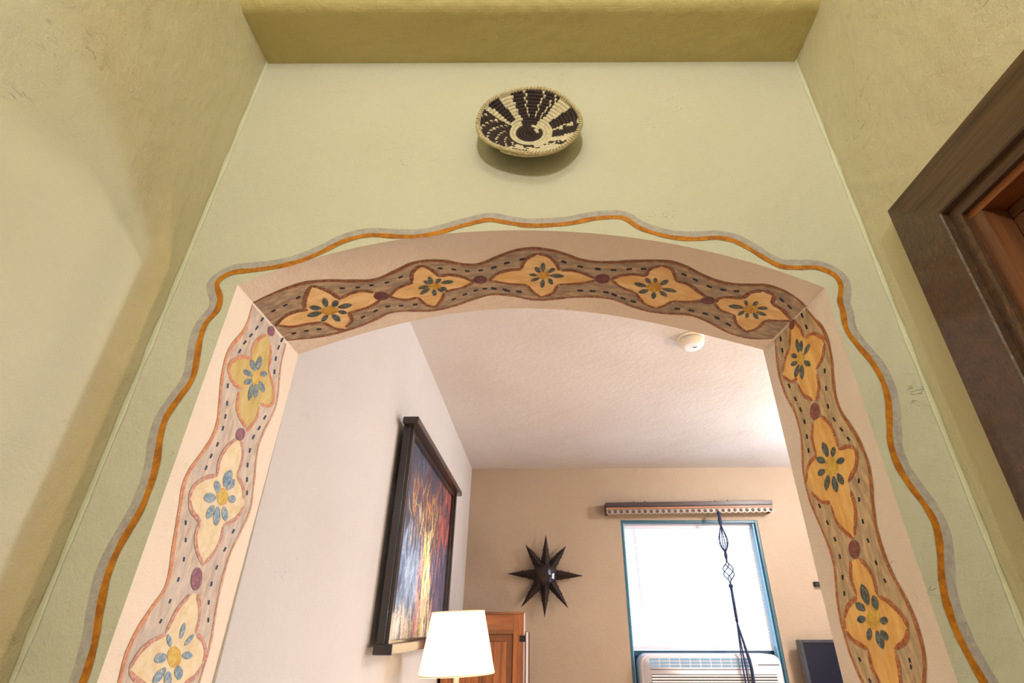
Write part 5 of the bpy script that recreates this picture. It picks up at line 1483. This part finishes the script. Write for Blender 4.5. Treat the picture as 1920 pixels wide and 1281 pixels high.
# body with rounded front shoulders
pts_ = []
rad = .058
for (cx, sgn) in ((ax1 - rad, 1), (ax0 + rad, -1)):
    for j in range(7):
        a = (pi / 2) * j / 6
        if sgn > 0: pts_.append((cx + rad * cos(a), az1 - .0 - rad + rad * sin(a)))
        else: pts_.append((cx - rad * sin(a), az1 - rad + rad * cos(a)))
pts_ += [(ax0, az0), (ax1, az0)]
bm = bmesh.new(); prism(bm, [(x, zz(z)) for x, z in pts_], 'y', ay, FY + .12)
ed = [e for e in bm.edges if all(abs(v.co.y - ay) < 1e-6 for v in e.verts)]
bmesh.ops.bevel(bm, geom=ed, offset=.012, segments=3, affect='EDGES')
obj('housing', bm, M_ac, ac, True)
vz1, vz0 = -.190, -.250
ncx, ncz = 10, 3
for i in range(ncx):
    for j in range(ncz):
        xa = ax0 + .052 + i * .068; za = vz1 - j * .0185
        obj('vent_opening', B(xa, xa + .062, ay - .0015, ay + .004, zz(za - .0135), zz(za)), M_acd, ac)
obj('slot', B(ax0 + .052, ax0 + .73, ay - .0015, ay + .003, zz(-.2550), zz(-.2515)), M_slot, ac)
obj('slot', B(ax0 + .765, ax0 + .905, ay - .0015, ay + .003, zz(-.2300), zz(-.2255)), M_slot, ac, label='display slot')
obj('louver_recess', B(ax0 + .058, ax1 - .045, ay - .001, ay + .003, zz(-.47), zz(-.280)), M_slot, ac)
for j in range(11):
    za = -.284 - j * .0158
    obj('louver', B(ax0 + .058, ax1 - .045, ay - .010, ay + .002, zz(za - .0090), zz(za), .001), M_ac, ac)

# ------------------------------------------------------------------ television and small things
M_scr = mat('navy_screen', (6, 11, 34), .32, .0, spec=.2)
M_bez = mat('gloss_black_bezel', (20, 22, 30), .15, .0, coat=.6)
ty = FY - .12
s3 = ty / FY
tx0, tz1 = 1.785 * s3, -.085 * s3
tv = empty('television', (tx0 + .5, ty, EYE - .6), label='black flat television with a dark navy screen at the right edge of the arch', cat='television')
tb = .030
obj('back_case', B(tx0 + .004, tx0 + 1.0, ty + .012, ty + .05, zz(tz1 - .60), zz(tz1 - .004), .006), M_bez, tv)
for nm, a in (('bezel', (tx0, tx0 + tb, tz1 - .62, tz1)), ('bezel', (tx0 + 1.02 - tb, tx0 + 1.02, tz1 - .62, tz1)), ('bezel', (tx0 + tb, tx0 + 1.02 - tb, tz1 - tb * .7, tz1)), ('bezel', (tx0 + tb, tx0 + 1.02 - tb, tz1 - .62, tz1 - .58))):
    obj(nm, B(a[0], a[1], ty - .006, ty + .02, zz(a[2]), zz(a[3]), .004), M_bez, tv)
obj('screen', B(tx0 + tb - .002, tx0 + 1.0, ty + .002, ty + .012, zz(tz1 - .59), zz(tz1 - .015)), M_scr, tv)
obj('wall_mount', B(tx0 + .35, tx0 + .65, ty + .045, FY, zz(tz1 - .45), zz(tz1 - .15)), M_iron, tv)

sb = empty('wall_sensor', (2.03, FY, EYE + .263), label='small black box on the tan wall above the television', cat='sensor')
obj('box', B(1.985, 2.055, FY - .03, FY, zz(.243), zz(.276), .003), M_iron, sb)

M_sd = mat('off_white_plastic', (236, 226, 206), .45)
M_sdw = mat('white_detector_face', (244, 246, 255), .4)
dx, dy = .672, 1.965
sd = empty('smoke_detector', (dx, dy, zz(FZ)), label='round off-white smoke detector on the bedroom ceiling', cat='smoke detector')
obj('base_plate', lathe(bmesh.new(), [(.058, zz(FZ) - .001), (.058, zz(FZ) - .006), (.054, zz(FZ) - .010)][::-1], dx - .003, dy - .004, 40), M_sd, sd, True)
obj('gap_ring', lathe(bmesh.new(), [(.0495, zz(FZ) - .008), (.0495, zz(FZ) - .014)][::-1], dx, dy, 40), M_slot, sd, True)
obj('sensor_body', lathe(bmesh.new(), [(.0535, zz(FZ) - .013), (.0535, zz(FZ) - .024), (.050, zz(FZ) - .036), (.043, zz(FZ) - .043)][::-1], dx, dy, 40), M_sd, sd, True)
obj('face_disc', lathe(bmesh.new(), [(.0425, zz(FZ) - .042), (.040, zz(FZ) - .047), (.030, zz(FZ) - .050)][::-1], dx, dy, 40), M_sdw, sd, True)
for i in range(5):
    obj('sound_slot', B(dx + .000 + i * .0035, dx + .002 + i * .0035, dy - .012 + (i % 2) * .003, dy - .004 + (i % 2) * .002, zz(FZ) - .0512, zz(FZ) - .0495), M_slot, sd)
